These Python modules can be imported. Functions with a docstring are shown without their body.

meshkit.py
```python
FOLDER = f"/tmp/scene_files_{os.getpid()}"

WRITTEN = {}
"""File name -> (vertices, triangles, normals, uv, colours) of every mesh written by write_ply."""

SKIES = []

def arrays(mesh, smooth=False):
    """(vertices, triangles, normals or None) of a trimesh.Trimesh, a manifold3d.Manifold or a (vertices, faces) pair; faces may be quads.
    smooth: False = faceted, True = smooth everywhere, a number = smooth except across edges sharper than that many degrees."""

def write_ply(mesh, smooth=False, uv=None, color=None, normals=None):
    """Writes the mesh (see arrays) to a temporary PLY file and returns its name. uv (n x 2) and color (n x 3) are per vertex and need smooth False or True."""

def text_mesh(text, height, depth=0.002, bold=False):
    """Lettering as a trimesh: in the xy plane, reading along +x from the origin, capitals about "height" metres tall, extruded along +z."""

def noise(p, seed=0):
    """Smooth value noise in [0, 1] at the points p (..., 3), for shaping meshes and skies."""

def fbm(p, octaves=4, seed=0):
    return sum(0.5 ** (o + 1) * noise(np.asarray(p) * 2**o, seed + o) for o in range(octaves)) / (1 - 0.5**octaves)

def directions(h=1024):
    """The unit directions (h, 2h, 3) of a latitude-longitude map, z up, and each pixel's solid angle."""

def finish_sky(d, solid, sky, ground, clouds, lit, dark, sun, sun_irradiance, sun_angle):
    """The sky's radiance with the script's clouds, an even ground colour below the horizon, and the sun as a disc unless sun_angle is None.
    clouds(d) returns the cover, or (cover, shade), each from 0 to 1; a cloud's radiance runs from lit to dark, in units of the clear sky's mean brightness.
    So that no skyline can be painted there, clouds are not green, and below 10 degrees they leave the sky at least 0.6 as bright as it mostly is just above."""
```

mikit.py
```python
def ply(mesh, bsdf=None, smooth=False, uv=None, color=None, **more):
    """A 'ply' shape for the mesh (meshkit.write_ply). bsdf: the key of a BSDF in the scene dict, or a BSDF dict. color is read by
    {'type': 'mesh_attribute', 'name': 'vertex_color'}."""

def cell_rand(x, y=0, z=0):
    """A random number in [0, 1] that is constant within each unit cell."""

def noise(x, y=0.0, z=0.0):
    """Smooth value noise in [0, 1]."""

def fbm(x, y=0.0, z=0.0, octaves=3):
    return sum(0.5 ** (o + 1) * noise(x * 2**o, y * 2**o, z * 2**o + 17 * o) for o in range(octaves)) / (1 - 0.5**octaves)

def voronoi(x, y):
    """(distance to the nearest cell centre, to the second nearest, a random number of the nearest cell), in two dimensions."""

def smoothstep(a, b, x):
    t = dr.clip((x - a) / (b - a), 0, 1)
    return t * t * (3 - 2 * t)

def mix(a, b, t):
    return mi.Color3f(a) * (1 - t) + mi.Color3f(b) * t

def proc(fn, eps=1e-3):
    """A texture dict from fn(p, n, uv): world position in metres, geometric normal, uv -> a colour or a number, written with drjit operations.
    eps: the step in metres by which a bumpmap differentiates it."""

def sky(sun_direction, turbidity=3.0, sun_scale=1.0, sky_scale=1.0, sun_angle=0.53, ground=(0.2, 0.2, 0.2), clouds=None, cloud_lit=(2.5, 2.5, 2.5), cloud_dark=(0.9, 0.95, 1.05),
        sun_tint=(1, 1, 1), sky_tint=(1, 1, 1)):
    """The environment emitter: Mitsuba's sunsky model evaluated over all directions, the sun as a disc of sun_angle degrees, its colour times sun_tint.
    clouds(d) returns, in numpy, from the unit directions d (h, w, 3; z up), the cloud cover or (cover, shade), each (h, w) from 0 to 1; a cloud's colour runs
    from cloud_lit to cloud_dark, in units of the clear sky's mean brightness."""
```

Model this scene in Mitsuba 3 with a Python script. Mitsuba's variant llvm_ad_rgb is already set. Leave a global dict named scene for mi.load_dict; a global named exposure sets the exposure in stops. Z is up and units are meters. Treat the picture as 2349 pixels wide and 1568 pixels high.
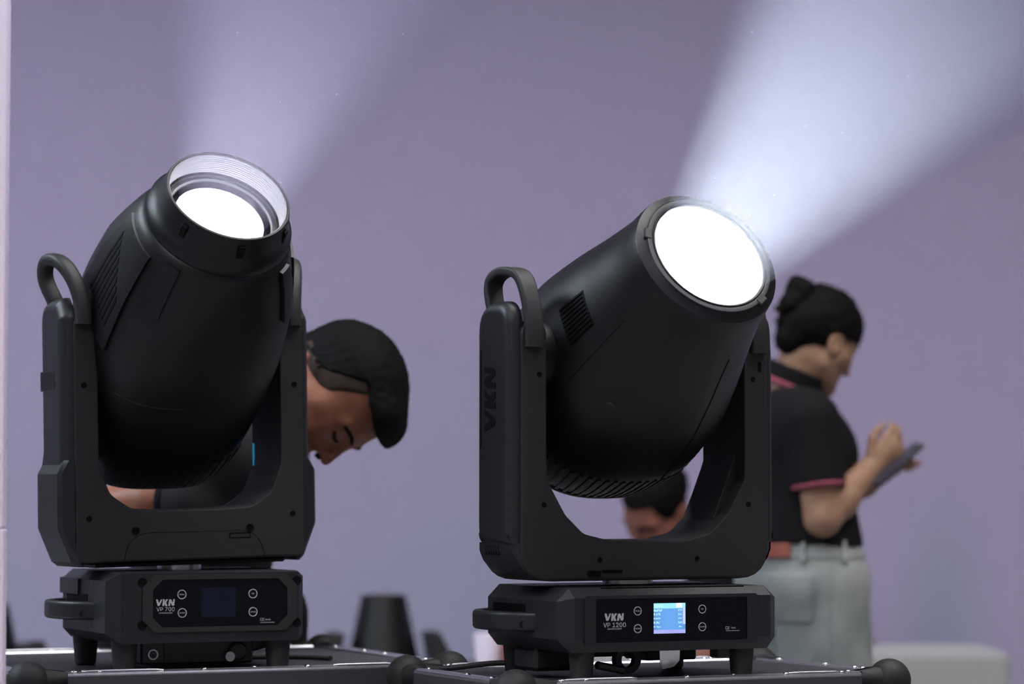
import math, random
import numpy as np, trimesh, drjit as dr, mitsuba as mi, mikit, meshkit
from shapely.geometry import Polygon, Point, box as sbox
from shapely import affinity
from mikit import noise, fbm, smoothstep, mix
random.seed(7)
T = mi.ScalarTransform4f
scene, labels = {}, {}

# ------------------------------------------------------------------ camera, light, exposure
exposure = 0.0
CAM_Z, FOCAL, PITCH = 1.14, 6500.0, math.radians(3.05)
scene['camera'] = {
    'type': 'thinlens', 'fov': math.degrees(2 * math.atan(2349 / 2 / FOCAL)), 'fov_axis': 'x',
    'aperture_radius': 0.0165, 'focus_distance': 4.42, 'near_clip': 0.05, 'far_clip': 60.0,
    'to_world': T().look_at(origin=[0, 0, CAM_Z], target=[0, math.cos(PITCH), CAM_Z + math.sin(PITCH)], up=[0, 0, 1])}
scene['hall_glow'] = {'type': 'constant', 'radiance': {'type': 'rgb', 'value': [0.11, 0.11, 0.12]}, 'sampling_weight': 1.0}


def lamp(name, centre, half, aim, rgb):
    """A lit overhead panel of the hall, out of view."""
    o = np.array(centre, float)
    m = T().look_at(origin=o.tolist(), target=(o + np.array(aim, float)).tolist(), up=[0, 1, 0.01]) @ T().scale([half[0], half[1], 1])
    scene[name] = {'type': 'rectangle', 'to_world': m, 'bsdf': {'type': 'diffuse'},
                   'emitter': {'type': 'area', 'radiance': {'type': 'rgb', 'value': list(rgb)}, 'sampling_weight': 1.0}}
    labels[name] = {'kind': 'structure'}


lamp('ceiling_panel_light', (1.5, 4.3, 5.4), (2.0, 1.3), (0, 0, -1), (8.4, 8.3, 8.4))
lamp('ceiling_panel_light_001', (-4.2, 5.2, 4.2), (0.8, 1.4), (0.6, 0, -1), (10.5, 12.0, 13.8))
lamp('ceiling_panel_light_002', (-1.4, 0.8, 4.6), (1.3, 0.9), (0, 0.35, -1), (10.5, 9.8, 10.1))


# ------------------------------------------------------------------ helpers
def numbered(name):
    k, key = 0, name
    while key in scene or any(x.startswith(key + '__') for x in scene):
        k += 1
        key = f'{name}_{k:03d}'
    return key


USED = set()


def key_for(name, parent=None):
    base = (parent + '__' if parent else '') + name
    key, k = base, 0
    while key in USED:
        k += 1
        key = f'{base}_{k:03d}'
    USED.add(key)
    return key


def tm(mesh):
    if hasattr(mesh, 'to_mesh'):
        q = mesh.to_mesh()
        return trimesh.Trimesh(q.vert_properties[:, :3], q.tri_verts, process=False)
    if isinstance(mesh, tuple):
        return trimesh.Trimesh(np.asarray(mesh[0], float), np.asarray(mesh[1], int), process=False)
    return mesh


def obj(name, mesh, mat, parent=None, M=None, smooth=30, label=None, **more):
    key = key_for(name, parent)
    mesh = tm(mesh).copy()
    if M is not None:
        mesh.apply_transform(M)
    scene[key] = mikit.ply(mesh, mat, smooth, **more)
    if label:
        labels[key] = {'label': label}
    return key


def thing(name, label, category, group=None, kind=None):
    key = key_for(name)
    labels[key] = {'label': label, 'category': category}
    if group:
        labels[key]['group'] = group
    if kind:
        labels[key]['kind'] = kind
    return key


def cat(*ms):
    return trimesh.util.concatenate([tm(m) for m in ms])


def place(x, y, z, yaw=0.0, roll=0.0):
    return trimesh.transformations.translation_matrix([x, y, z]) @ trimesh.transformations.rotation_matrix(math.radians(yaw), [0, 0, 1]) \
        @ trimesh.transformations.rotation_matrix(math.radians(roll), [0, 1, 0])


def rot(deg, axis):
    return trimesh.transformations.rotation_matrix(math.radians(deg), axis)


def shift(x, y, z):
    return trimesh.transformations.translation_matrix([x, y, z])


def moved(m, *Ms):
    m = tm(m).copy()
    for q in Ms:
        m.apply_transform(q)
    return m


XZ = rot(90, [1, 0, 0])                      # a drawing in xy stood up in xz; its extrusion points to -y
YZ = np.array([[0, 0, 1, 0], [1, 0, 0, 0], [0, 1, 0, 0], [0, 0, 0, 1.0]])   # a drawing in xy becomes yz; its extrusion points to +x


def rbox(x0, x1, y0, y1, z0, z1, r=0.004):
    """A box with chamfered edges."""
    lo, hi = np.array([x0, y0, z0]), np.array([x1, y1, z1])
    r = min(r, 0.49 * (hi - lo).min())
    pts = []
    for s in np.ndindex(2, 2, 2):
        c = np.where(s, hi - r, lo + r)
        for k in range(3):
            d = np.zeros(3)
            d[k] = r * (1 if s[k] else -1)
            pts.append(c + d)
    return trimesh.convex.convex_hull(np.array(pts))


def hull(pts):
    return trimesh.convex.convex_hull(np.asarray(pts, float))


def sphere(c, r, n=2, scale=(1, 1, 1)):
    m = trimesh.creation.icosphere(n, 1.0)
    m.apply_scale(np.array(scale) * r)
    m.apply_translation(c)
    return m


def fillet(poly, r, n=5):
    """Rounds every corner of a polygon."""
    p = np.asarray(poly, float)
    rs = np.broadcast_to(r, (len(p),))
    out = []
    for i in range(len(p)):
        a, b, c = p[i - 1], p[i], p[(i + 1) % len(p)]
        u, v = (a - b), (c - b)
        lu, lv = np.linalg.norm(u), np.linalg.norm(v)
        u, v = u / lu, v / lv
        ang = math.acos(np.clip(u @ v, -1, 1))
        if rs[i] < 1e-6 or ang > math.pi - 0.05:
            out.append(b)
            continue
        t = min(rs[i] / math.tan(ang / 2), 0.48 * lu, 0.48 * lv)
        p0, p1 = b + u * t, b + v * t
        for k in range(n + 1):
            s = k / n
            out.append((1 - s) ** 2 * p0 + 2 * s * (1 - s) * b + s * s * p1)
    return np.array(out)


def inset(p, d):
    """Mitre offset of a ccw polygon to its inside."""
    a, b, c = np.roll(p, 1, 0), p, np.roll(p, -1, 0)
    n1 = np.stack([-(b - a)[:, 1], (b - a)[:, 0]], 1)
    n2 = np.stack([-(c - b)[:, 1], (c - b)[:, 0]], 1)
    n1 /= np.linalg.norm(n1, axis=1, keepdims=True) + 1e-12
    n2 /= np.linalg.norm(n2, axis=1, keepdims=True) + 1e-12
    m = n1 + n2
    return b + d * m / np.maximum((m * m).sum(1, keepdims=True) / 2, 0.35)


def ccw(p):
    p = np.asarray(p, float)
    a = (p[:, 0] * np.roll(p[:, 1], -1) - np.roll(p[:, 0], -1) * p[:, 1]).sum()
    return p if a > 0 else p[::-1]


def slab(poly, depth, bevel=0.004, steps=1, back=True):
    """A polygon in xy thickened from z=0 to z=depth with rounded rims (steps=1: a chamfer)."""
    p = ccw(poly)
    rings = []
    prof = [(bevel * (1 - math.sin(a)), bevel * (1 - math.cos(a))) for a in np.linspace(0, math.pi / 2, steps + 1)]
    if back:
        rings += [(d, h) for d, h in prof]
    else:
        rings += [(0.0, 0.0)]
    rings += [(d, depth - h) for d, h in prof[::-1]]
    n, V, F = len(p), [], []
    for d, h in rings:
        q = inset(p, d) if d > 0 else p
        V.append(np.column_stack([q, np.full(n, h)]))
    V = np.vstack(V)
    i = np.arange(n)
    j = (i + 1) % n
    for k in range(len(rings) - 1):
        a, b = k * n, (k + 1) * n
        F += [np.column_stack([a + i, a + j, b + j]), np.column_stack([a + i, b + j, b + i])]
    for k, flip in ((0, True), (len(rings) - 1, False)):
        v2, f2 = trimesh.creation.triangulate_polygon(Polygon(V[k * n:(k + 1) * n, :2]), engine='earcut')
        from scipy.spatial import cKDTree
        idx = cKDTree(V[k * n:(k + 1) * n, :2]).query(v2)[1] + k * n
        f2 = idx[f2]
        a, b, c = V[f2[:, 0], :2], V[f2[:, 1], :2], V[f2[:, 2], :2]
        up = ((b - a)[:, 0] * (c - a)[:, 1] - (b - a)[:, 1] * (c - a)[:, 0]) > 0
        f2 = np.where((up != flip)[:, None], f2, f2[:, ::-1])
        F.append(f2)
    return trimesh.Trimesh(V, np.vstack(F), process=False)


def lathe(prof, n=96, power=None):
    """Revolves (r, z) points about z. power(z): exponent of a superellipse section."""
    prof = np.asarray(prof, float)
    a = np.arange(n) * 2 * math.pi / n
    V, F = [], []
    for r, z in prof:
        k = 1.0
        if power is not None:
            q = power(z)
            k = (np.abs(np.cos(a)) ** q + np.abs(np.sin(a)) ** q) ** (-1 / q)
        V.append(np.column_stack([r * k * np.cos(a), r * k * np.sin(a), np.full(n, z)]))
    V = np.vstack(V)
    i = np.arange(n)
    j = (i + 1) % n
    for k in range(len(prof) - 1):
        A, B = k * n, (k + 1) * n
        F += [np.column_stack([A + i, A + j, B + j]), np.column_stack([A + i, B + j, B + i])]
    m = trimesh.Trimesh(V, np.vstack(F), process=False)
    m.merge_vertices()
    m.update_faces(m.nondegenerate_faces())
    return m


def smooth_prof(pts, n=40):
    """A smooth curve through profile points."""
    from scipy.interpolate import PchipInterpolator
    p = np.asarray(pts, float)
    t = np.concatenate([[0], np.cumsum(np.linalg.norm(np.diff(p, axis=0), axis=1))])
    s = np.linspace(0, t[-1], n)
    return np.column_stack([PchipInterpolator(t, p[:, 0])(s), PchipInterpolator(t, p[:, 1])(s)])


def sweep(path, section, up=(1, 0, 0), scales=None, closed_caps=True):
    """A closed section (u, v) swept along a path; u runs along 'up'."""
    P = np.asarray(path, float)
    S = np.asarray(section, float)
    t = np.gradient(P, axis=0)
    t /= np.linalg.norm(t, axis=1, keepdims=True)
    u = np.asarray(up, float)[None] - t * (t @ np.asarray(up, float))[:, None]
    u /= np.linalg.norm(u, axis=1, keepdims=True)
    v = np.cross(t, u)
    sc = np.ones(len(P)) if scales is None else np.asarray(scales, float)
    V = (P[:, None] + sc[:, None, None] * (S[None, :, :1] * u[:, None] + S[None, :, 1:] * v[:, None])).reshape(-1, 3)
    n, F = len(S), []
    i = np.arange(n)
    j = (i + 1) % n
    for k in range(len(P) - 1):
        A, B = k * n, (k + 1) * n
        F += [np.column_stack([A + i, A + j, B + j]), np.column_stack([A + i, B + j, B + i])]
    V = np.vstack([V, P[:1], P[-1:]])
    c0, c1 = len(V) - 2, len(V) - 1
    F += [np.column_stack([np.full(n, c0), j, i]), np.column_stack([np.full(n, c1), (len(P) - 1) * n + i, (len(P) - 1) * n + j])]
    m = trimesh.Trimesh(V, np.vstack(F), process=False)
    if m.volume < 0:
        m.invert()
    return m


def curve(pts, n=40):
    from scipy.interpolate import CubicSpline
    p = np.asarray(pts, float)
    t = np.concatenate([[0], np.cumsum(np.linalg.norm(np.diff(p, axis=0), axis=1))])
    return CubicSpline(t, p)(np.linspace(0, t[-1], n))


def circle(r, n=12):
    a = np.arange(n) * 2 * math.pi / n
    return np.column_stack([r * np.cos(a), r * np.sin(a)])


def tube(pts, r, n=40, sides=12):
    return sweep(curve(pts, n), circle(r, sides), up=(0.31, 0.2, 0.93))


def rrect(w, h, r, n=4):
    return fillet([(-w / 2, -h / 2), (w / 2, -h / 2), (w / 2, h / 2), (-w / 2, h / 2)], r, n)


def ring(r0, r1, h, n=40):
    return lathe([(r0, 0), (r1, 0), (r1, h), (r0, h), (r0, 0)], n)


def extrude(shape, depth):
    gs = [g for g in getattr(shape, 'geoms', [shape]) if g.area > 0]
    return trimesh.util.concatenate([trimesh.creation.extrude_polygon(g, depth, engine='earcut') for g in gs])


# ------------------------------------------------------------------ implicit surfaces (people, cloth, bags)
def smin(a, b, k):
    h = np.clip(0.5 + 0.5 * (b - a) / k, 0, 1)
    return b + (a - b) * h - k * h * (1 - h)


def smax(a, b, k):
    return -smin(-a, -b, k)


def cone(p, a, b, ra, rb):
    a, b = np.asarray(a, np.float32), np.asarray(b, np.float32)
    d = b - a
    t = np.clip(((p - a) @ d) / max(float(d @ d), 1e-9), 0, 1)
    return np.linalg.norm(p - a - t[:, None] * d, axis=1) - (ra + (rb - ra) * t)


def ell(p, c, r):
    q = (p - np.asarray(c, np.float32)) / np.asarray(r, np.float32)
    k = np.linalg.norm(q, axis=1)
    return (k - 1) * float(min(r)) * (0.4 + 0.6 * np.clip(k, 0, 3) / 3 + 0.2)


def surface(f, lo, hi, h, taubin=4):
    """Surface nets of f = 0 over a box, cell h."""
    lo, hi = np.array(lo, float), np.array(hi, float)
    n = np.ceil((hi - lo) / h).astype(int) + 1
    ax = [lo[k] + h * np.arange(n[k]) for k in range(3)]
    vals = np.empty(n, np.float32)
    # a coarse pass first: blocks far from the surface keep the value at their middle
    B = 6
    blocks = np.stack(np.meshgrid(*[np.arange(0, m, B) for m in n], indexing='ij'), -1).reshape(-1, 3)
    mid = (lo + h * (blocks + (B - 1) / 2)).astype(np.float32)
    fm = f(mid)
    live = np.abs(fm) < 1.9 * B * h
    for q, v in zip(blocks[~live], fm[~live]):
        vals[q[0]:q[0] + B, q[1]:q[1] + B, q[2]:q[2] + B] = v
    o = np.stack(np.meshgrid(*[np.arange(B)] * 3, indexing='ij'), -1).reshape(-1, 3)
    sel = blocks[live]
    for k in range(0, len(sel), 1500):
        ii = (sel[k:k + 1500, None] + o[None]).reshape(-1, 3)
        ii = ii[(ii < n).all(1)]
        vals[tuple(ii.T)] = f((lo + h * ii).astype(np.float32))
    s = vals < 0
    pos = np.zeros((*(n - 1), 3), np.float32)
    cnt = np.zeros(n - 1, np.float32)
    edges = []
    for a in range(3):
        A = [slice(None)] * 3
        B = [slice(None)] * 3
        A[a], B[a] = slice(None, -1), slice(1, None)
        e = np.argwhere(s[tuple(A)] != s[tuple(B)])
        b1, b2 = (a + 1) % 3, (a + 2) % 3
        ok = (e[:, b1] > 0) & (e[:, b2] > 0) & (e[:, b1] < n[b1] - 1) & (e[:, b2] < n[b2] - 1)
        e = e[ok]
        e2 = e.copy()
        e2[:, a] += 1
        v0, v1 = vals[tuple(e.T)], vals[tuple(e2.T)]
        q = e.astype(np.float32)
        q[:, a] += v0 / (v0 - v1)
        cells = []
        for d1, d2 in ((0, 0), (-1, 0), (-1, -1), (0, -1)):
            c = e.copy()
            c[:, b1] += d1
            c[:, b2] += d2
            np.add.at(pos, tuple(c.T), q)
            np.add.at(cnt, tuple(c.T), 1)
            cells.append(c)
        edges.append((cells, v0 < 0))
    idx = np.full(n - 1, -1)
    on = cnt > 0
    idx[on] = np.arange(on.sum())
    V = pos[on] / cnt[on][:, None] * h + lo
    F = []
    for cells, inside in edges:
        q = np.stack([idx[tuple(c.T)] for c in cells], 1)
        q = np.where(inside[:, None], q, q[:, ::-1])
        F += [q[:, [0, 1, 2]], q[:, [0, 2, 3]]]
    F = np.vstack(F)
    from scipy.sparse import coo_matrix
    e = np.unique(np.sort(np.vstack([F[:, [0, 1]], F[:, [1, 2]], F[:, [2, 0]]]), axis=1), axis=0)
    e = np.vstack([e, e[:, ::-1]])
    A = coo_matrix((np.ones(len(e)), (e[:, 0], e[:, 1])), shape=(len(V), len(V))).tocsr()
    deg = np.maximum(np.asarray(A.sum(1)), 1)
    for k in range(taubin):
        V = V + (0.5 if k % 2 == 0 else -0.52) * (A @ V / deg - V)
    return trimesh.Trimesh(V, F, process=False)


# ------------------------------------------------------------------ materials
def rgb(*v):
    return {'type': 'rgb', 'value': list(v)}


def principled(key, base, rough=0.5, **more):
    scene[key] = {'type': 'twosided', 'bsdf': {'type': 'principled', 'base_color': base if isinstance(base, dict) else rgb(*base), 'roughness': rough, **more}}
    return key


def bump(key, base, rough, fn, scale, eps=1e-3, **more):
    scene[key] = {'type': 'twosided', 'bsdf': {'type': 'bumpmap', 'arbitrary': mikit.proc(fn, eps), 'scale': scale,
                                               'bsdf': {'type': 'principled', 'base_color': base if isinstance(base, dict) else rgb(*base), 'roughness': rough, **more}}}
    return key


PLASTIC = principled('mat_black_plastic', (0.0105, 0.0115, 0.0140), 0.46, specular=0.5)  # blue of the light reflected off the wall is tinted into the black
PLATE = principled('mat_black_plate', mikit.proc(lambda p, n, uv: mix((0.015, 0.0148, 0.0145), (0.020, 0.0196, 0.0192), noise(p.x * 900, p.y * 900, p.z * 900))), 0.55, specular=0.45)
HEADBLK = principled('mat_head_shell', (0.0028, 0.0028, 0.0034), 0.42, specular=0.38)
DARK = principled('mat_recess', (0.002, 0.002, 0.0025), 0.6, specular=0.12)
RUBBER = principled('mat_rubber', (0.016, 0.016, 0.016), 0.6, specular=0.35)
GLOSS = principled('mat_panel_glass', (0.003, 0.003, 0.006), 0.12, specular=0.35)
PRINT = principled('mat_white_print', (0.42, 0.42, 0.44), 0.6)
GREYPRINT = principled('mat_grey_print', (0.20, 0.20, 0.21), 0.6)
SCREENOFF = principled('mat_dark_screen', (0.006, 0.008, 0.022), 0.2, specular=0.4)
ALU = principled('mat_aluminium', mikit.proc(lambda p, n, uv: mix((0.42, 0.41, 0.45), (0.52, 0.51, 0.55), noise(p.x * 300, p.y * 300, p.z * 300))), 0.26, metallic=0.9)
RAILFACE = principled('mat_dark_rail', (0.085, 0.083, 0.092), 0.38, metallic=0.55, specular=0.5)
STEEL = principled('mat_steel', (0.62, 0.62, 0.62), 0.22, metallic=1.0)
BAFFLE = principled('mat_grey_baffle', (0.36, 0.36, 0.385), 0.45, specular=0.5)
LENSRING = principled('mat_lens_ring', (0.07, 0.075, 0.085), 0.3, specular=0.5)


def ribbed(p, n, uv):
    u = p.x * 0.86 + p.y * 0.5
    v = -p.x * 0.5 + p.y * 0.86
    return dr.abs(dr.sin(v * 420.0)) * 0.6 + 0.4 * dr.abs(dr.sin(u * 200.0 + dr.floor(v * 420 / dr.pi) * 1.57))


LID = bump('mat_lid_laminate', (0.030, 0.028, 0.032), 0.42, ribbed, 0.0012, 4e-4, specular=0.5)
def wall_print_shade(p, n, uv):
    """Lavender fabric with soft cooler print patches and a bluish reflection painted into the colour."""
    base = mix((0.375, 0.312, 0.465), (0.395, 0.342, 0.485), noise(p.x * 0.9 + 3, 0.0, p.z * 0.7))
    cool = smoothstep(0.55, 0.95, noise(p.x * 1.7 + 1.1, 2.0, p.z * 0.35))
    patch = 0.75 * dr.exp(-dr.square((p.x - 1.36) / 0.13)) * smoothstep(1.30, 0.75, p.z)  # bluish band of reflected light and shade, painted into the wall colour
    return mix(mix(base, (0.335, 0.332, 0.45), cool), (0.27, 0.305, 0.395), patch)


WALLM = principled('mat_lavender_wall', mikit.proc(wall_print_shade), 0.8, specular=0.15)
FLOORM = principled('mat_grey_floor', mikit.proc(lambda p, n, uv: mix((0.22, 0.22, 0.23), (0.30, 0.30, 0.31), fbm(p.x * 2, p.y * 2, 0.0))), 0.5)
SHADESLABM = principled('mat_shade_slab', (0.10, 0.10, 0.11), 0.8)
PALE = principled('mat_pale_board', (0.88, 0.79, 0.92), 0.6, specular=0.3)
GREYTOP = principled('mat_counter', (0.36, 0.355, 0.345), 0.6)
COUNTEREDGE = principled('mat_counter_dark', (0.09, 0.085, 0.10), 0.6)


# ------------------------------------------------------------------ the setting
def struct(name, mesh, mat, **k):
    key = obj(name, mesh, mat, **k)
    labels[key] = {'kind': 'structure'}
    return key


CASE_Z = 0.855
struct('floor', trimesh.creation.box(bounds=[[-7, -3, -0.05], [7, 10, 0]]), FLOORM, smooth=False)
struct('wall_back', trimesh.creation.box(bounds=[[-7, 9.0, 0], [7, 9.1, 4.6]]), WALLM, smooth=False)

pale = thing('pale_board', 'tall pale pinkish white board standing upright at the left edge of the photo', 'board')
for z0, z1 in ((0.0, 1.089), (1.091, 3.2)):
    obj('panel', rbox(-0.98, -0.7152 - (0.001 if z0 == 0 else 0.0025), 4.0, 4.03, z0, z1, 0.002), PALE, pale, smooth=False)

struct('added_shade_slab', trimesh.creation.box(bounds=[[-7, 6.6, 4.0], [7, 9.0, 4.1]]), SHADESLABM, smooth=False)  # unseen slab added to keep lamp light off the upper wall

counter = thing('counter', 'low off white counter with a flat top behind the woman in jeans', 'counter')
obj('body', rbox(0.02, 1.445, 8.25, 8.80, 0.0, 0.675, 0.012), GREYTOP, counter)
obj('top_edge', rbox(0.02, 1.10, 8.66, 8.80, 0.675, 0.705, 0.006), COUNTEREDGE, counter)


# ------------------------------------------------------------------ flight cases
def flight_case(label, x, y, yaw, L, W, kinds):
    key = thing('flight_case', label, 'flight case')
    M = place(x, y, 0, yaw)
    H = CASE_Z
    obj('body', rbox(0.006, L - 0.006, 0.006, W - 0.006, 0.12, H - 0.006, 0.003), LID, key, M, smooth=False)
    obj('lid_panel', rbox(0.030, L - 0.030, 0.030, W - 0.030, H - 0.008, H - 0.0005, 0.0005), LID, key, M, smooth=False)
    for cx in (0.1, L - 0.1):
        for cy in (0.1, W - 0.1):
            w = lathe([(0, -0.015), (0.045, -0.015), (0.05, -0.01), (0.05, 0.01), (0.045, 0.015), (0, 0.015)], 24)
            obj('wheel', moved(w, rot(90, [0, 1, 0]), shift(cx, cy, 0.05)), RUBBER, key, M)
            obj('caster_plate', cat(rbox(cx - 0.04, cx + 0.04, cy - 0.04, cy + 0.04, 0.108, 0.122, 0.002),
                                    rbox(cx - 0.03, cx - 0.018, cy - 0.02, cy + 0.02, 0.04, 0.112, 0.002),
                                    rbox(cx + 0.018, cx + 0.03, cy - 0.02, cy + 0.02, 0.04, 0.112, 0.002)), STEEL, key, M)

    def rail(a, b, n, sec):
        """A closed bar from a to b along a top edge; n points outwards."""
        a, b, n = (np.array([*v, 0.0]) for v in (a, b, n))
        V = np.array([p + n * u + np.array([0, 0, H + v]) for p in (a, b) for u, v in sec])
        m = len(sec)
        F = [[i, (i + 1) % m, m + (i + 1) % m] for i in range(m)] + [[i, m + (i + 1) % m, m + i] for i in range(m)]
        f2 = trimesh.creation.triangulate_polygon(Polygon(sec), engine='earcut')
        from scipy.spatial import cKDTree
        t = cKDTree(np.array(sec)).query(f2[0])[1][f2[1]]
        F = np.vstack([F, t, t[:, ::-1] + m])
        mesh = trimesh.Trimesh(V, F, process=False)
        mesh.fix_normals()
        return mesh

    lip = [(-0.032, -0.002), (-0.032, 0.0005), (-0.030, 0.0030), (-0.012, 0.0030), (-0.010, 0.0045), (-0.0045, 0.0045), (-0.002, 0.0030), (0.0015, 0.002), (0.003, -0.001), (0.003, -0.003)]
    face = [(0.0, -0.052), (0.003, -0.052), (0.003, -0.040), (0.0012, -0.039), (0.0012, -0.037), (0.003, -0.036), (0.003, -0.003), (0.0, -0.003)]
    for a, b, n in (((0.03, 0), (L - 0.03, 0), (0, -1)), ((0.03, W), (L - 0.03, W), (0, 1)), ((0, 0.03), (0, W - 0.03), (-1, 0)), ((L, 0.03), (L, W - 0.03), (1, 0))):
        r = obj('edge_rail', rail(a, b, n, lip), ALU, key, M, smooth=20)
        obj('rail_face', rail(a, b, n, face), RAILFACE, r, M, smooth=20)
    riv = lambda p, d=(0, 0, 1): sphere(p, 0.0062, 2, (1, 1, 0.62) if d[2] else (1, 0.55, 1))
    top = H + 0.003
    xs = [0.085, 0.105, 0.125] + list(np.arange(0.21, L - 0.20, 0.088)) + [L - 0.125, L - 0.105, L - 0.085]
    for k, u in enumerate(xs):
        obj('rivet', riv((u, 0.0055 + 0.013 * (k % 2), top)), STEEL, key, M)
        obj('rivet', riv((u, W - 0.010 - 0.013 * (k % 2), top)), STEEL, key, M)
    for k, v in enumerate([0.085, 0.11] + list(np.arange(0.20, W - 0.15, 0.1)) + [W - 0.09]):
        obj('rivet', riv((0.016, v, top)), STEEL, key, M)
        obj('rivet', riv((L - 0.016, v, top)), STEEL, key, M)
    for v0, spans in ((0.0035, ((0.13, 0.31), (0.70, 0.84))), (W - 0.0035, ((0.14, 0.36), (0.62, 0.88)))):
        for s0, s1 in spans:
            pts = np.array([(L * t, v0, top + 0.0012 * math.sin(math.pi * (t - s0) / (s1 - s0)) ** 0.25) for t in np.linspace(s0, s1, 12)])
            obj('added_glint_bead', sweep(pts, circle(0.0028, 10), up=(0, 0, 1)), ALU, r, M, smooth=True)  # bead added along the rail to catch a bright highlight line
    for u in (0.12, 0.52 * L, L - 0.2):
        obj('rivet', riv((u, -0.004, H - 0.0455), (0, 1, 0)), STEEL, key, M)
    for cx, sx in ((0, -1), (L, 1)):
        for cy, sy in ((0, -1), (W, 1)):
            c = np.array([cx - sx * 0.012, cy - sy * 0.012, H - 0.012])
            ball = sphere(c, 0.0345, 3)
            arm1 = hull(np.vstack([sphere(c, 0.026, 1).vertices, [[cx - sx * 0.072, cy + sy * 0.004, H + 0.004], [cx - sx * 0.072, cy - sy * 0.022, H + 0.005], [cx - sx * 0.072, cy + sy * 0.004, H - 0.02]]]))
            arm2 = hull(np.vstack([sphere(c, 0.026, 1).vertices, [[cx + sx * 0.004, cy - sy * 0.072, H + 0.004], [cx - sx * 0.022, cy - sy * 0.072, H + 0.005], [cx + sx * 0.004, cy - sy * 0.072, H - 0.02]]]))
            arm3 = hull(np.vstack([sphere(c, 0.026, 1).vertices, [[cx + sx * 0.005, cy + sy * 0.005, H - 0.085], [cx - sx * 0.03, cy + sy * 0.005, H - 0.085], [cx + sx * 0.005, cy - sy * 0.03, H - 0.085]]]))
            obj('corner_ball', cat(ball, arm1, arm2, arm3), RUBBER, key, M, smooth=40)
    return key, M


case_l, MCL = flight_case('black flight case with aluminium edge rails under the left stage light', -0.764, 4.441, 24.0, 0.74, 0.64, 0)
case_r, MCR = flight_case('black flight case with aluminium edge rails under the right stage light with the lit screen', 0.000, 4.238, 25.0, 0.68, 0.44, 1)


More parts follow.
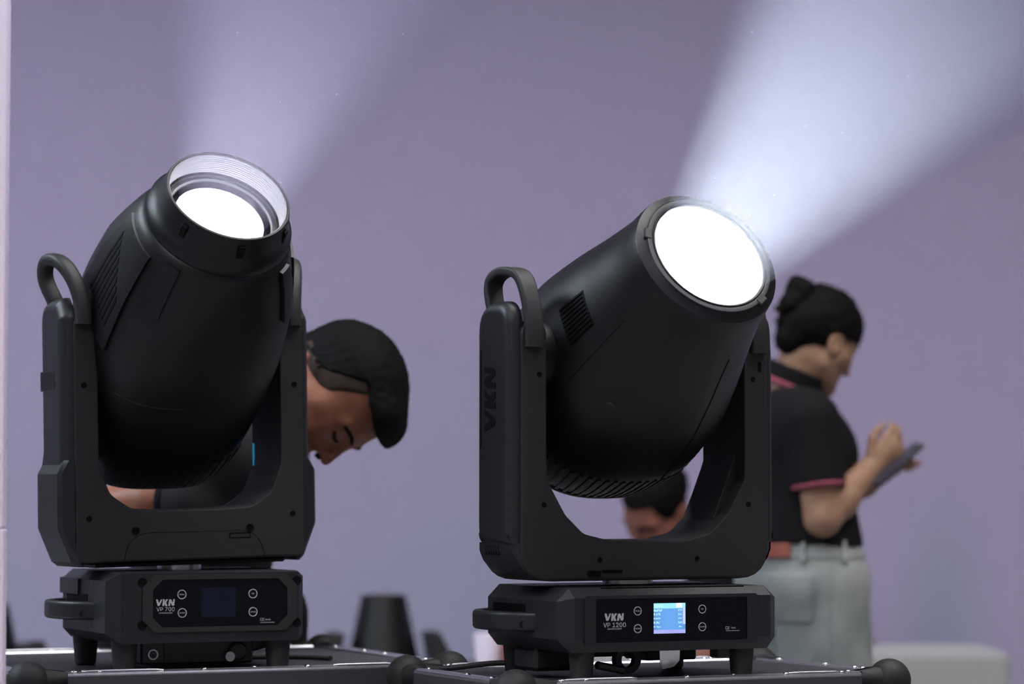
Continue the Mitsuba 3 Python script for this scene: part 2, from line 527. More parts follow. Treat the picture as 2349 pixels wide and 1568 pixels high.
# ------------------------------------------------------------------ moving head stage lights
def vkn(h):
    """The three letter logo, slanted and rounded, capitals h tall."""
    V = Polygon([(0, 1), (0.30, 1), (0.52, 0.42), (0.78, 1), (1.02, 1), (0.66, 0.12), (0.52, 0), (0.42, 0), (0.30, 0.10)])
    K = Polygon([(1.10, 1), (1.38, 1), (1.36, 0.58), (1.62, 1), (1.92, 1), (1.62, 0.52), (1.86, 0), (1.52, 0), (1.36, 0.40), (1.34, 0), (1.06, 0)])
    N = Polygon([(1.96, 0), (2.02, 0.82), (2.14, 0.98), (2.36, 0.98), (2.66, 0.46), (2.66, 1), (2.94, 1), (2.90, 0.16), (2.78, 0.02), (2.58, 0.02), (2.28, 0.50), (2.24, 0)])
    g = V.union(K).union(N)
    g = affinity.affine_transform(g, [h, h * 0.05, 0, h, 0, 0])
    return g.buffer(-0.035 * h).buffer(0.07 * h).buffer(-0.035 * h)


def centred(m):
    m = tm(m)
    c = (m.bounds[0] + m.bounds[1]) / 2
    return moved(m, shift(-c[0], -c[1], 0))


def text(s, h, bold=False):
    return centred(meshkit.text_mesh(s, h, 0.0004, bold))


class Surf:
    """A shell of revolution with a superellipse section, for laying pieces on it."""

    def __init__(self, prof, power):
        self.p, self.power = np.asarray(prof, float), power
        o = np.argsort(self.p[:, 1])
        self.z, self.r = self.p[o, 1], self.p[o, 0]

    def point(self, a, z, off=0.0):
        q = self.power(z)
        k = (abs(math.cos(a)) ** q + abs(math.sin(a)) ** q) ** (-1 / q)
        R = np.interp(z, self.z, self.r) * k + off
        return np.array([R * math.cos(a), R * math.sin(a), z])

    def patch(self, corners, off0, off1, nu=8, nv=8):
        """A curved slab between four (angle in degrees, z) corners, from off0 to off1 above the surface."""
        c = np.asarray(corners, float)
        V = []
        for off in (off0, off1):
            for i in range(nu + 1):
                for j in range(nv + 1):
                    s, t = i / nu, j / nv
                    az = (1 - s) * (1 - t) * c[0] + s * (1 - t) * c[1] + s * t * c[2] + (1 - s) * t * c[3]
                    V.append(self.point(math.radians(az[0]), az[1], off))
        W = (nu + 1) * (nv + 1)
        at = lambda i, j, l: l * W + i * (nv + 1) + j
        F = []
        for i in range(nu):
            for j in range(nv):
                a, b, d, e = at(i, j, 1), at(i + 1, j, 1), at(i + 1, j + 1, 1), at(i, j + 1, 1)
                F += [[a, b, d], [a, d, e], [a - W, d - W, b - W], [a - W, e - W, d - W]]
        rim = [(i, 0) for i in range(nu)] + [(nu, j) for j in range(nv)] + [(i, nv) for i in range(nu, 0, -1)] + [(0, j) for j in range(nv, 0, -1)]
        for k in range(len(rim)):
            a, b = rim[k], rim[(k + 1) % len(rim)]
            F += [[at(*a, 0), at(*b, 0), at(*b, 1)], [at(*a, 0), at(*b, 1), at(*a, 1)]]
        m = trimesh.Trimesh(np.array(V), np.array(F), process=False)
        if m.volume < 0:
            m.invert()
        return m


def screw_cap(p, r=0.0055, axis='y'):
    """A recessed screw: a dark cup with a hex socket head in it."""
    m = lathe([(0, 0.0), (r * 0.55, 0.0), (r * 0.6, 0.0006), (r, 0.0008), (r, -0.001), (0, -0.001)], 14)
    return moved(m, rot(90, [1, 0, 0]) if axis == 'y' else rot(-90, [0, 1, 0]), shift(*p))


def foot(x, y, zt, r0=0.021, r1=0.0165):
    m = lathe([(0, 0), (r1 - 0.003, 0), (r1, 0.003), (r0 - 0.001, zt - 0.002), (r0, zt + 0.004), (0, zt + 0.004)], 28)
    return moved(m, shift(x, y, 0))


def panel_prints(b, y, items, M):
    for kind, x, z, arg, h in items:
        at = lambda m, dy=0.0: moved(m, XZ, shift(x, y + dy, z))
        if kind == 'text':
            obj('lettering', at(text(arg, h)), PRINT, b, M, smooth=False)
        elif kind == 'bold':
            obj('lettering', at(text(arg, h, True)), PRINT, b, M, smooth=False)
        elif kind == 'logo':
            obj('logo', at(centred(extrude(vkn(h), 0.0004))), PRINT, b, M, smooth=False, label='pale grey slanted letters VKN')
        elif kind == 'button':
            obj('button', at(cat(ring(h * 0.82, h, 0.0004), text(arg, 0.0022 if len(arg) > 2 else 0.0026))), PRINT, b, M, smooth=False, label='round touch button ringed in pale grey, lettered ' + arg)
        elif kind == 'bar':
            obj('underline', at(extrude(sbox(-arg / 2, -h / 2, arg / 2, h / 2), 0.0004)), GREYPRINT, b, M, smooth=False)


def beam(name, label, lens_c, axis, r0, half_deg, length, sigma, albedo, power, tint, soft=0.55):
    """Lamp light through haze: the source deep in the head, whose cone leaves through the ring-slit lens, and the haze before it."""
    d = axis / np.linalg.norm(axis)
    u = np.cross(d, [0, 0, 1.0])
    u /= np.linalg.norm(u)
    v = np.cross(u, d)
    src = lens_c - d * (r0 / math.tan(math.radians(half_deg)))
    key = thing(name, label, 'light beam')
    scene[f'{key}_source'] = {'type': 'spot', 'to_world': T().look_at(origin=src.tolist(), target=lens_c.tolist(), up=[0.1, 0.2, 1]),
                              'intensity': rgb(*(np.array(tint) * power)), 'cutoff_angle': half_deg, 'beam_width': half_deg * soft, 'sampling_weight': 8.0}
    hd = half_deg * 1.12
    r_a, r_b = r0 * 1.0, r0 * 1.0 + length * math.tan(math.radians(hd))
    m = lathe([(0, 0), (r_a, 0), (r_b, length), (0, length)], 64)
    R = np.eye(4)
    R[:3, 0], R[:3, 1], R[:3, 2], R[:3, 3] = u, v, d, lens_c + d * 0.02
    m.apply_transform(R)
    if m.volume < 0:
        m.invert()
    zz = (np.arange(24) + 0.5) / 24 * length
    grid = mi.VolumeGrid(np.broadcast_to((sigma[0] + sigma[1] * zz).astype(np.float32)[:, None, None, None], (24, 2, 2, 1)).copy())
    G = R @ shift(-r_b, -r_b, 0) @ np.diag([2 * r_b, 2 * r_b, length, 1.0])
    scene[key] = mikit.ply(m, {'type': 'null'}, 45, interior={'type': 'heterogeneous', 'albedo': rgb(*albedo), 'phase': {'type': 'isotropic'},
                                                             'sigma_t': {'type': 'gridvolume', 'grid': grid, 'to_world': T(G.tolist()), 'wrap_mode': 'clamp'}})



def base_right(key, M):
    W, W2, D, z0, z1 = 0.178, 0.200, 0.145, 0.044, 0.141
    c = 0.020
    side = [(-D + 0.012, z0), (D - 0.012, z0), (D, z0 + c), (D, z1 - c), (D - 0.02, z1), (-D + 0.02, z1), (-D, z1 - 0.014), (-D, z0 + c)]
    pts = []
    for x, ins in ((-W, 0.020), (-W + 0.020, 0), (W2 - 0.018, 0), (W2, 0.018)):
        for y, z in side:
            zz = z0 + (z - z0) if ins == 0 else np.clip(z, z0 + ins, z1 - ins)
            yy = y if ins == 0 else np.clip(y, -D + ins, D - ins)
            pts.append((x, yy, zz))
    b = obj('base', hull(pts), PLASTIC, key, M, smooth=25)
    for x, y in ((-0.130, -0.112), (0.148, -0.112), (-0.136, 0.112), (0.148, 0.112)):
        obj('foot', foot(x, y, z0 + 0.004), RUBBER, b, M)
    # front frame with its window
    fr = Polygon(rrect(0.300, 0.076, 0.006)).difference(Polygon(rrect(0.262, 0.066, 0.003)))
    obj('window_frame', moved(extrude(fr, 0.0035), XZ, shift(0.008, -D + 0.0008, 0.092)), PLASTIC, b, M, smooth=20)
    obj('display_panel', moved(slab(rrect(0.264, 0.068, 0.003), 0.0012, 0.0003), XZ, shift(0.008, -D + 0.0006, 0.092)), GLOSS, b, M, smooth=20, label='glossy black control panel')
    for x in (-0.134, 0.150):
        for z in (0.066, 0.118):
            obj('screw', screw_cap((x, -D - 0.0012, z), 0.005), DARK, b, M)
    # the lit screen, drawn as a menu of glowing cells
    sw, sh, cx, cz, yf = 0.0550, 0.0462, 0.0036, 0.0940, -D - 0.0010
    nx, nz = 48, 40
    X, Z = np.meshgrid((np.arange(nx) + 0.5) / nx, (np.arange(nz) + 0.5) / nz, indexing='ij')
    col = np.zeros((nx, nz, 3)) + (0.13, 0.36, 0.78)
    col[:] *= (0.9 + 0.25 * np.sin(X * 3.1))[..., None]
    col[Z > 0.83] = (0.36, 0.90, 1.0)
    for x0, x1 in ((0.05, 0.30),):
        col[(Z > 0.87) & (Z < 0.96) & (X > x0) & (X < x1)] = (0.55, 0.95, 1.0)
    col[(Z > 0.84) & (X > 0.70) & (X < 0.90)] = (1.0, 1.0, 1.0)
    rows = [0.77, 0.64, 0.50, 0.365, 0.225]
    rr = random.Random(3)
    for i, z in enumerate(rows):
        band = np.abs(Z - z) < 0.035
        stipple = np.array([[rr.random() > 0.25 for _ in range(nz)] for _ in range(nx)])
        right = 0.27 if i == 0 else 0.20
        col[band & stipple & (X > (0.01 if i == 0 else 0.07)) & (X < right)] = (0.45, 0.85, 1.0)
        col[band & (X < 0.035)] = (0.5, 0.9, 0.95)
        col[band & stipple & (X > 0.77) & (X < 0.89)] = (0.40, 0.75, 1.0)
    col[(X > 0.91) & (Z > 0.30) & (Z < 0.84)] = (0.58, 0.68, 0.95)
    low = Z < 0.135
    col[low] = np.stack([0.42 + 0 * X, 0.42 + 0.12 * np.abs(X - 0.6), 0.95 + 0 * X], -1)[low]
    V, F, C = [], [], []
    for i in range(nx):
        for j in range(nz):
            x0, x1, q0, q1 = (i / nx - 0.5) * sw, ((i + 1) / nx - 0.5) * sw, (j / nz - 0.5) * sh, ((j + 1) / nz - 0.5) * sh
            k = len(V)
            V += [(cx + x0, yf, cz + q0), (cx + x1, yf, cz + q0), (cx + x1, yf, cz + q1), (cx + x0, yf, cz + q1)]
            F += [(k, k + 1, k + 2), (k, k + 2, k + 3)]
            C += [col[i, j]] * 4
    m = trimesh.Trimesh(np.array(V), np.array(F), process=False).apply_transform(M)
    k = key_for('screen', b)
    scene[k] = mikit.ply(m, {'type': 'diffuse', 'reflectance': rgb(0.02, 0.02, 0.03)}, False, color=np.array(C),
                         emitter={'type': 'area', 'radiance': {'type': 'mesh_attribute', 'name': 'vertex_color'}, 'sampling_weight': 0.1})
    labels[k] = {'label': 'small lit blue screen showing a menu'}
    S = 1 / 1319.0
    X = lambda px: 0.008 + (px - 1540) * S
    Zp = lambda py: 0.092 - (py - 1419) / 1494.0
    yp = -D - 0.0006
    panel_prints(b, yp, [
        ('logo', X(1409), Zp(1411), None, 0.0112), ('text', X(1410), Zp(1428.5), 'VP 1200', 0.0068), ('bold', X(1410), Zp(1437.5), 'LED PROFILE LIGHT', 0.0018),
        ('button', X(1462), Zp(1398), 'MENU', 0.0068), ('button', X(1462), Zp(1438), 'ENTER', 0.0068), ('button', X(1609.5), Zp(1396.5), 'UP', 0.0068), ('button', X(1609.5), Zp(1437), 'DOWN', 0.0068),
        ('text', X(1668), Zp(1441), 'CE', 0.0044), ('text', X(1682), Zp(1441), 'RoHS', 0.0022), ('bar', X(1680), Zp(1447.6), 0.024, 0.0013)], M)
    side_handle(b, M, -W, 0.088, 0.045, 1)
    side_handle(b, M, W2, 0.088, 0.0, -1)
    obj('top_seam', rbox(-0.105, 0.145, -D + 0.018, -D + 0.0205, z1 - 0.0035, z1 + 0.0008, 0.0005), DARK, b, M)
    return b


def side_handle(b, M, x, z, y, s):
    """A carrying loop moulded on the side of a base."""
    path = curve([(x + s * 0.012, y - 0.092, z), (x - s * 0.012, y - 0.076, z), (x - s * 0.034, y - 0.045, z), (x - s * 0.042, y, z), (x - s * 0.034, y + 0.045, z), (x - s * 0.012, y + 0.076, z), (x + s * 0.012, y + 0.092, z)], 36)
    h = obj('side_handle', sweep(path, rrect(0.030, 0.016, 0.007), up=(0, 0, 1)), PLASTIC, b, M)
    obj('hand_recess', rbox(min(x - s * 0.0008, x + s * 0.004), max(x - s * 0.0008, x + s * 0.004), y - 0.06, y + 0.06, z - 0.001, z + 0.026, 0.001), DARK, b, M)
    obj('screw', screw_cap((x - s * 0.012 - 0.004, y - 0.083, z - 0.004), 0.006, 'y'), STEEL if s < 0 else PLASTIC, b, M)
    return h


def base_left(key, M):
    W, D, z0, z1 = 0.166, 0.14, 0.046, 0.157
    pts = []
    for x, ins in ((-W, 0.020), (-W + 0.020, 0), (W - 0.012, 0), (W, 0.012)):
        for y in (-D + ins, D - ins):
            for z in (z0 + (ins * 0.8), z1 - ins * 0.6):
                pts.append((x, y, z))
        if ins == 0:
            for y in (-D, D):
                pts += [(x, y * 0.93, z0), (x, y * 0.93, z1 + 0.002)]
    b = obj('base', hull(pts), PLASTIC, key, M, smooth=25)
    obj('corner_cap', hull([(x, y, z) for x in (-W - 0.004, -W + 0.05) for y in (0.02, D * 0.9) for z in (0.120, z1 - (0.012 if x < -W else 0))]), PLASTIC, b, M, smooth=20)
    for x, y in ((-0.130, -0.108), (0.130, -0.108), (-0.130, 0.108), (0.130, 0.108)):
        obj('foot', foot(x, y, z0 + 0.004, 0.0225, 0.0175), RUBBER, b, M)
    octo = lambda w, h, c: np.array([(-w / 2 + c, -h / 2), (w / 2 - c, -h / 2), (w / 2, -h / 2 + c), (w / 2, h / 2 - c), (w / 2 - c, h / 2), (-w / 2 + c, h / 2), (-w / 2, h / 2 - c), (-w / 2, -h / 2 + c)])
    fr = Polygon(octo(0.262, 0.092, 0.020)).difference(Polygon(octo(0.228, 0.076, 0.016)))
    px, pz = 0.020, 0.109
    obj('window_frame', moved(extrude(fr, 0.004), XZ, shift(px, -D + 0.0008, pz)), PLATE, b, M, smooth=20)
    obj('display_panel', moved(slab(octo(0.230, 0.078, 0.016), 0.0012, 0.0003), XZ, shift(px, -D + 0.0006, pz)), GLOSS, b, M, smooth=20, label='glossy black eight cornered control panel')
    for x in (px - 0.131, px + 0.131):
        for z in (pz - 0.034, pz + 0.034):
            obj('screw', screw_cap((x, -D - 0.0008, z), 0.0075), DARK, b, M)
    S = 1 / 1359.0
    X = lambda px_: px + (px_ - 497) * S
    Zp = lambda py, px_=497: pz - (py - 1383 + (px_ - 497) * 0.040) / 1428.0
    yp = -D - 0.0006
    obj('screen', moved(slab(rrect(80 * S, 0.047, 0.001), 0.0005, 0.0001), XZ, shift(X(493), yp + 0.0003, Zp(1383, 493))), SCREENOFF, b, M, smooth=False, label='dark switched off screen')
    panel_prints(b, yp, [
        ('logo', X(371), Zp(1386, 371), None, 0.0108), ('text', X(371.5), Zp(1401, 371), 'VP 700', 0.0064), ('bold', X(372), Zp(1409.5, 371), 'LED PROFILE LIGHT', 0.0017),
        ('button', X(408.5), Zp(1366.5, 408), 'MENU', 0.0076), ('button', X(409.5), Zp(1408.5, 408), 'ENTER', 0.0076), ('button', X(572), Zp(1360.5, 572), 'UP', 0.0076), ('button', X(572.5), Zp(1402.5, 572), 'DOWN', 0.0076),
        ('text', X(594), Zp(1419.5, 594), 'CE', 0.0044), ('text', X(607.5), Zp(1419.5, 607), 'RoHS', 0.0026), ('bar', X(606), Zp(1426, 606), 0.0245, 0.0014)], M)
    side_handle(b, M, -W, 0.096, 0.035, 1)
    obj('side_handle', rbox(W - 0.004, W + 0.016, -0.075, 0.075, 0.070, 0.128, 0.011), PLASTIC, b, M)
    obj('handle_pad', rbox(W + 0.0155, W + 0.0185, -0.04, 0.04, 0.088, 0.116, 0.001), RUBBER, b, M)
    return b


def yoke_plate(W, zb, half_in, zo, zt, corner, depth, curve_pts, bevel, top_r=0.02):
    """The U-shaped front outline (x, z) of a yoke, thickened in y."""
    right = list(curve_pts)                                   # inner contour from the floor centre to the right arm's inner face
    left = [(-x, z) for x, z in right[::-1]]
    inner = left + right                                      # from the left arm down and over to the right arm
    out = [(-W, zt), (-W, zb), (W, zb), (W, zt)]
    poly = np.array([(-half_in, zt), (-W + 0.0, zt), (-W, zb), (W, zb), (W, zt), (half_in, zt)] + [(x, z) for x, z in inner[::-1]])
    rad = [top_r * 0.4, top_r, corner, corner, top_r, top_r * 0.4] + [0.03] * len(inner)
    p = fillet(poly, rad, 6)
    return moved(slab(p, depth, bevel, 2), XZ, shift(0, depth / 2, 0))


def yoke_right(key, M):
    W, pw, dep = 0.226, 0.045, 0.125
    hin = W - pw
    inner = [(0.07, 0.212), (0.115, 0.222), (0.148, 0.252), (hin - 0.001, 0.305), (hin, 0.34)]
    y = obj('yoke', yoke_plate(W, 0.150, hin, 0.21, 0.545, 0.055, dep, inner, 0.004, 0.045), PLATE, key, M, smooth=35)
    # inner chamfer piece at the right arm and left arm
    for s in (-1, 1):
        prof = np.array([(0.135, 0.2365), (hin + 0.002, 0.300), (hin + 0.002, 0.352), (hin - 0.010, 0.322)])
        if s < 0:
            prof = prof * (-1, 1)
        obj('arm_gusset', moved(slab(ccw(prof), dep * 0.72, 0.002), XZ, shift(0, dep * 0.44, 0)), PLATE, y, M, smooth=30)
        # the bulged outer cover of the arm and its foot piece
        cov = fillet([(-0.057, 0.204), (0.046, 0.204), (0.054, 0.23), (0.054, 0.580), (-0.052, 0.580), (-0.057, 0.50)], [0.006, 0.006, 0.01, 0.052, 0.050, 0.03], 8)
        cm = moved(slab(cov, 0.024, 0.018, 5, back=False), YZ)
        bp = []
        for z, e in ((0.209, 0.012), (0.196, 0.012), (0.182, 0.006), (0.168, -0.006), (0.157, -0.022), (0.151, -0.045)):
            bp += [(s * (W + e), y_, z) for y_ in (-0.050, 0.050)] + [(s * (W - 0.05), y_, z) for y_ in (-0.060, 0.060)] + [(s * (W + e - 0.012), y_, z) for y_ in (-0.059, 0.059)]
        bm = hull(bp)
        if s < 0:
            flip = np.diag([-1.0, 1, 1, 1])
            cm.apply_transform(flip)
        cm.apply_transform(shift(s * (W - 0.006), 0, 0))
        cv = obj('arm_cover', cm, PLASTIC, y, M, smooth=35)
        obj('cover_foot', bm, PLASTIC, y, M, smooth=35)
        if s < 0:
            lg = moved(extrude(vkn(0.034), 0.0016), rot(90, [0, 0, 1]))
            c = (lg.bounds[0] + lg.bounds[1]) / 2
            lg = moved(lg, shift(-c[0], -c[1], 0), np.array([[0, 0, -1, 0], [-1, 0, 0, 0], [0, 1, 0, 0], [0, 0, 0, 1.0]]), shift(-W - 0.0178, 0.004, 0.43))
            obj('logo', lg, HEADBLK, y, M, smooth=False, label='raised black letters VKN running up the arm cover')
            obj('cover_seam', moved(slab(rrect(0.0022, 0.150, 0.0008), 0.0012, 0.0004), np.array([[0, 0, -1, 0], [-1, 0, 0, 0], [0, 1, 0, 0], [0, 0, 0, 1.0]]), shift(-W - 0.0178, 0.034, 0.43)), DARK, y, M)
            obj('screw', screw_cap((-W - 0.0150, -0.040, 0.540), 0.0055, 'x'), DARK, y, M)
            obj('screw', screw_cap((-W - 0.0150, -0.036, 0.226), 0.005, 'x'), DARK, y, M)
            for k in range(6):
                obj('rib', rbox(-W - 0.0135, -W - 0.010, -0.012 + k * 0.008, -0.009 + k * 0.008, 0.190, 0.206, 0.0008), HEADBLK, y, M)
        h = curve([(s * 0.206, -0.0655, 0.508), (s * 0.206, -0.064, 0.548), (s * 0.207, -0.052, 0.590), (s * 0.208, -0.030, 0.620), (s * 0.210, -0.006, 0.627), (s * 0.213, 0.026, 0.626), (s * 0.215, 0.044, 0.615), (s * 0.216, 0.044, 0.590), (s * 0.216, 0.034, 0.550)], 48)
        obj('handle', sweep(h, rrect(0.030, 0.014, 0.005), up=(1, 0, 0)), PLATE, y, M)
    f = -dep / 2 - 0.0002
    for x, z in ((-0.195, 0.466), (0.197, 0.466), (-0.187, 0.267), (0.187, 0.267), (-0.088, 0.182), (0.090, 0.182)):
        obj('screw', screw_cap((x, f, z), 0.0042), DARK, y, M)
    obj('slot', rbox(0.207, 0.213, f - 0.0006, f + 0.001, 0.478, 0.494, 0.0004), DARK, y, M)
    obj('pan_lock', cat(rbox(-0.110, -0.088, f - 0.004, f + 0.002, 0.158, 0.166, 0.001), rbox(-0.084, -0.048, f - 0.003, f + 0.002, 0.163, 0.167, 0.001)), DARK, y, M)
    obj('pan_bearing', moved(lathe([(0, 0), (0.040, 0), (0.040, 0.012), (0, 0.012)], 40), shift(0, 0, 0.143)), STEEL, y, M)
    return y


def yoke_left(key, M):
    W, pw, dep = 0.200, 0.041, 0.125
    hin = W - pw
    inner = [(0.05, 0.259), (0.105, 0.262), (0.140, 0.285), (hin - 0.001, 0.330), (hin, 0.36)]
    y = obj('yoke', yoke_plate(W, 0.176, hin, 0.26, 0.575, 0.012, dep, inner, 0.004, 0.03), PLATE, key, M, smooth=35)
    for s in (-1, 1):
        cov = fillet([(-0.056, 0.300), (0.056, 0.300), (0.058, 0.605), (-0.030, 0.605), (-0.058, 0.575)], [0.004, 0.004, 0.045, 0.02, 0.02], 8)
        cm = moved(slab(cov, 0.024, 0.0215, 6, back=False), YZ)
        if s < 0:
            cm.apply_transform(np.diag([-1.0, 1, 1, 1]))
        cm.apply_transform(shift(s * (W - 0.006), 0, 0))
        lp = []
        for z, e in ((0.342, 0.014), (0.320, 0.026), (0.232, 0.026), (0.178, 0.004), (0.170, -0.008)):
            lp += [(s * (W + e), y_, z) for y_ in (-0.048, 0.048)] + [(s * (W - 0.01), y_, z) for y_ in (-0.0595, 0.0595)] + [(s * (W + e - 0.006), y_, z) for y_ in (-0.056, 0.056)]
        lm = hull(lp)
        obj('arm_cover', cm, PLASTIC, y, M, smooth=35)
        obj('lower_cover', lm, PLASTIC, y, M, smooth=25)
        obj('cover_badge', rbox(min(s * (W + 0.017), s * (W + 0.0186)), max(s * (W + 0.017), s * (W + 0.0186)), -0.02, 0.05, 0.455, 0.487, 0.0008), HEADBLK, y, M)
        h = curve([(s * 0.184, -0.064, 0.560), (s * 0.185, -0.062, 0.590), (s * 0.192, -0.050, 0.628), (s * 0.203, -0.026, 0.658), (s * 0.210, 0.000, 0.668), (s * 0.214, 0.024, 0.664), (s * 0.213, 0.036, 0.645), (s * 0.206, 0.030, 0.617), (s * 0.197, 0.022, 0.590)], 48)
        obj('handle', sweep(h, rrect(0.026, 0.021, 0.0095), up=(1, 0, 0)), PLATE, y, M)
    f = -dep / 2 - 0.0002
    for x, z in ((-0.184, 0.462), (0.184, 0.462), (-0.178, 0.247), (0.178, 0.247)):
        obj('screw', screw_cap((x, f, z), 0.0048), DARK, y, M)
    for x in (-0.099, 0.101):
        obj('screw', screw_cap((x, f - 0.0006, 0.226), 0.0065), DARK, y, M)
    sl = Polygon(rrect(0.038, 0.0095, 0.0008)).difference(Polygon(rrect(0.034, 0.0055, 0.0006)))
    obj('slot', moved(extrude(sl, 0.0012), XZ, shift(0.083, f + 0.0006, 0.214)), DARK, y, M)
    arc = [(-0.118, 0.180), (-0.115, 0.195), (-0.104, 0.212), (-0.085, 0.221), (-0.06, 0.2225), (0.075, 0.2225), (0.095, 0.221), (0.112, 0.212), (0.122, 0.196), (0.126, 0.180)]
    pth = np.array([(a, f, b_) for a, b_ in curve(arc, 60)])
    obj('seam', sweep(pth, circle(0.0007, 6), up=(0, 1, 0)), DARK, y, M)
    k = key_for('indicator_light', y)
    scene[k] = mikit.ply(moved(rbox(hin - 0.0022, hin - 0.0002, 0.050, 0.0535, 0.328, 0.366, 0.0003)).apply_transform(M), {'type': 'diffuse', 'reflectance': rgb(0.02, 0.05, 0.08)}, False,
                         emitter={'type': 'area', 'radiance': rgb(0.012, 0.16, 0.30), 'sampling_weight': 0.05})
    labels[k] = {'label': 'thin glowing blue line inside the right arm'}
    obj('chin', rbox(-0.17, 0.17, -0.055, 0.055, 0.168, 0.178, 0.006), PLASTIC, y, M)
    obj('pan_bearing', moved(lathe([(0, 0), (0.036, 0), (0.036, 0.016), (0, 0.016)], 40), shift(0, 0, 0.154)), STEEL, y, M)
    return y


def slit_lens(r, z0, rise, pitch=0.0008, solid=0.44):
    """A domed front lens cut into fine rings (a Fresnel plate): the lamp's cone passes between them."""
    dome = lambda q: z0 + rise * (1 - (q / r) ** 2)
    V, F, n, q = [], [], 64, 0.0004
    a = np.arange(n) * 2 * math.pi / n
    while q < r:
        k = len(V) * n
        for s in (q, min(q + pitch * solid, r)):
            V.append(np.column_stack([s * np.cos(a), s * np.sin(a), np.full(n, dome(s))]))
        i = np.arange(n)
        j = (i + 1) % n
        F += [np.column_stack([k + i, k + n + i, k + n + j]), np.column_stack([k + i, k + n + j, k + j])]
        q += pitch
    return trimesh.Trimesh(np.vstack(V), np.vstack(F), process=False)


def emitter_lens(head, name, mesh, M, radiance, label):
    m = tm(mesh).copy().apply_transform(M)
    k = key_for(name, head)
    scene[k] = mikit.ply(m, {'type': 'diffuse', 'reflectance': rgb(0.3, 0.3, 0.3)}, 30, emitter={'type': 'area', 'radiance': rgb(*radiance), 'sampling_weight': 0.6})
    labels[k] = {'label': label}


def head_right(key, M):
    L0 = 0.286
    prof = smooth_prof([(0.1195, L0 - 0.016), (0.1205, L0 - 0.022), (0.124, L0 - 0.055), (0.136, L0 - 0.12), (0.156, L0 - 0.21), (0.168, L0 - 0.29), (0.170, L0 - 0.36), (0.161, L0 - 0.42), (0.148, L0 - 0.460)], 48)
    power = lambda z: 2.0 + 0.5 * np.clip((L0 - 0.06 - z) / 0.25, 0, 1)
    rear = [(0.144, L0 - 0.466), (0.120, L0 - 0.472), (0.0, L0 - 0.474)]
    front = [(0.0, L0 - 0.455), (0.090, L0 - 0.450), (0.0935, L0 - 0.03), (0.0925, L0 - 0.006), (0.0960, L0 - 0.004), (0.104, L0 - 0.0045), (0.1075, L0 - 0.008), (0.1165, L0 - 0.0125), (0.1185, L0 - 0.0135)]
    h = obj('head', lathe(np.vstack([front, prof, rear]), 112, power), HEADBLK, key, M, smooth=40)
    S = Surf(prof, power)
    emitter_lens(h, 'lens', slit_lens(0.0918, L0 - 0.0065, 0.0105), M, (13.0, 13.0, 13.3), 'glaring white front lens')
    obj('lens_rim', moved(lathe([(0.0922, 0), (0.0960, 0), (0.0975, 0.004), (0.0950, 0.0065), (0.0922, 0.005), (0.0922, 0)], 72), shift(0, 0, L0 - 0.0085)), HEADBLK, h, M)
    for a in (160, 310):
        c = np.array([0.1035 * math.cos(math.radians(a)), 0.1035 * math.sin(math.radians(a)), L0 - 0.009])
        obj('lens_clip', moved(rbox(-0.006, 0.006, -0.010, 0.010, 0, 0.006, 0.0015), rot(a, [0, 0, 1]), shift(*c)), PLATE, h, M)
    for a0, a1 in ((168, 193), (-13, 12)):
        g = obj('vent_grille', S.patch([(a0, L0 - 0.205), (a1, L0 - 0.205), (a1, L0 - 0.148), (a0, L0 - 0.148)], 0.0, 0.0012, 10, 6), DARK, h, M, smooth=30)
        n = 9
        for k in range(n):
            t0, t1 = a0 + (a1 - a0) * (k + 0.30) / n, a0 + (a1 - a0) * (k + 0.72) / n
            obj('slat', S.patch([(t0, L0 - 0.203), (t1, L0 - 0.203), (t1, L0 - 0.150), (t0, L0 - 0.150)], 0.0012, 0.0030, 1, 4), DARK, h, M, smooth=30)
    for a, w in ((290, 0.5), (206, 0.25)):
        obj('shell_seam', S.patch([(a - w, L0 - 0.38), (a + w, L0 - 0.38), (a + w * 0.7, L0 - 0.10), (a - w * 0.7, L0 - 0.10)], 0.0, 0.0010, 1, 24), DARK, h, M, smooth=30)
    obj('bolt', moved(lathe([(0, 0), (0.005, 0), (0.0055, -0.002), (0.008, -0.002), (0.008, 0.001), (0.0065, 0.0025), (0, 0.0025)], 20), rot(90, [0, 1, 0]), rot(232, [0, 0, 1]), shift(*S.point(math.radians(232), L0 - 0.225))), PLATE, h, M)
    n = 72
    for k in range(n):
        a = 360 / n * (k + 0.5)
        obj('cooling_fin', S.patch([(a - 0.95, L0 - 0.460), (a + 0.95, L0 - 0.460), (a + 0.95, L0 - 0.385), (a - 0.95, L0 - 0.385)], -0.001, 0.0020, 1, 3), HEADBLK, h, M, smooth=False)
    obj('rear_rim', lathe([(0.142, L0 - 0.470), (0.149, L0 - 0.466), (0.150, L0 - 0.462), (0.142, L0 - 0.456), (0.142, L0 - 0.470)], 90, power), HEADBLK, h, M)
    for s in (-1, 1):
        obj('tilt_axle', moved(lathe([(0, 0), (0.055, 0), (0.055, 0.030), (0, 0.030)], 32), rot(90 * s, [0, 1, 0]), shift(s * 0.155, 0, 0)), HEADBLK, h, M)
    return h


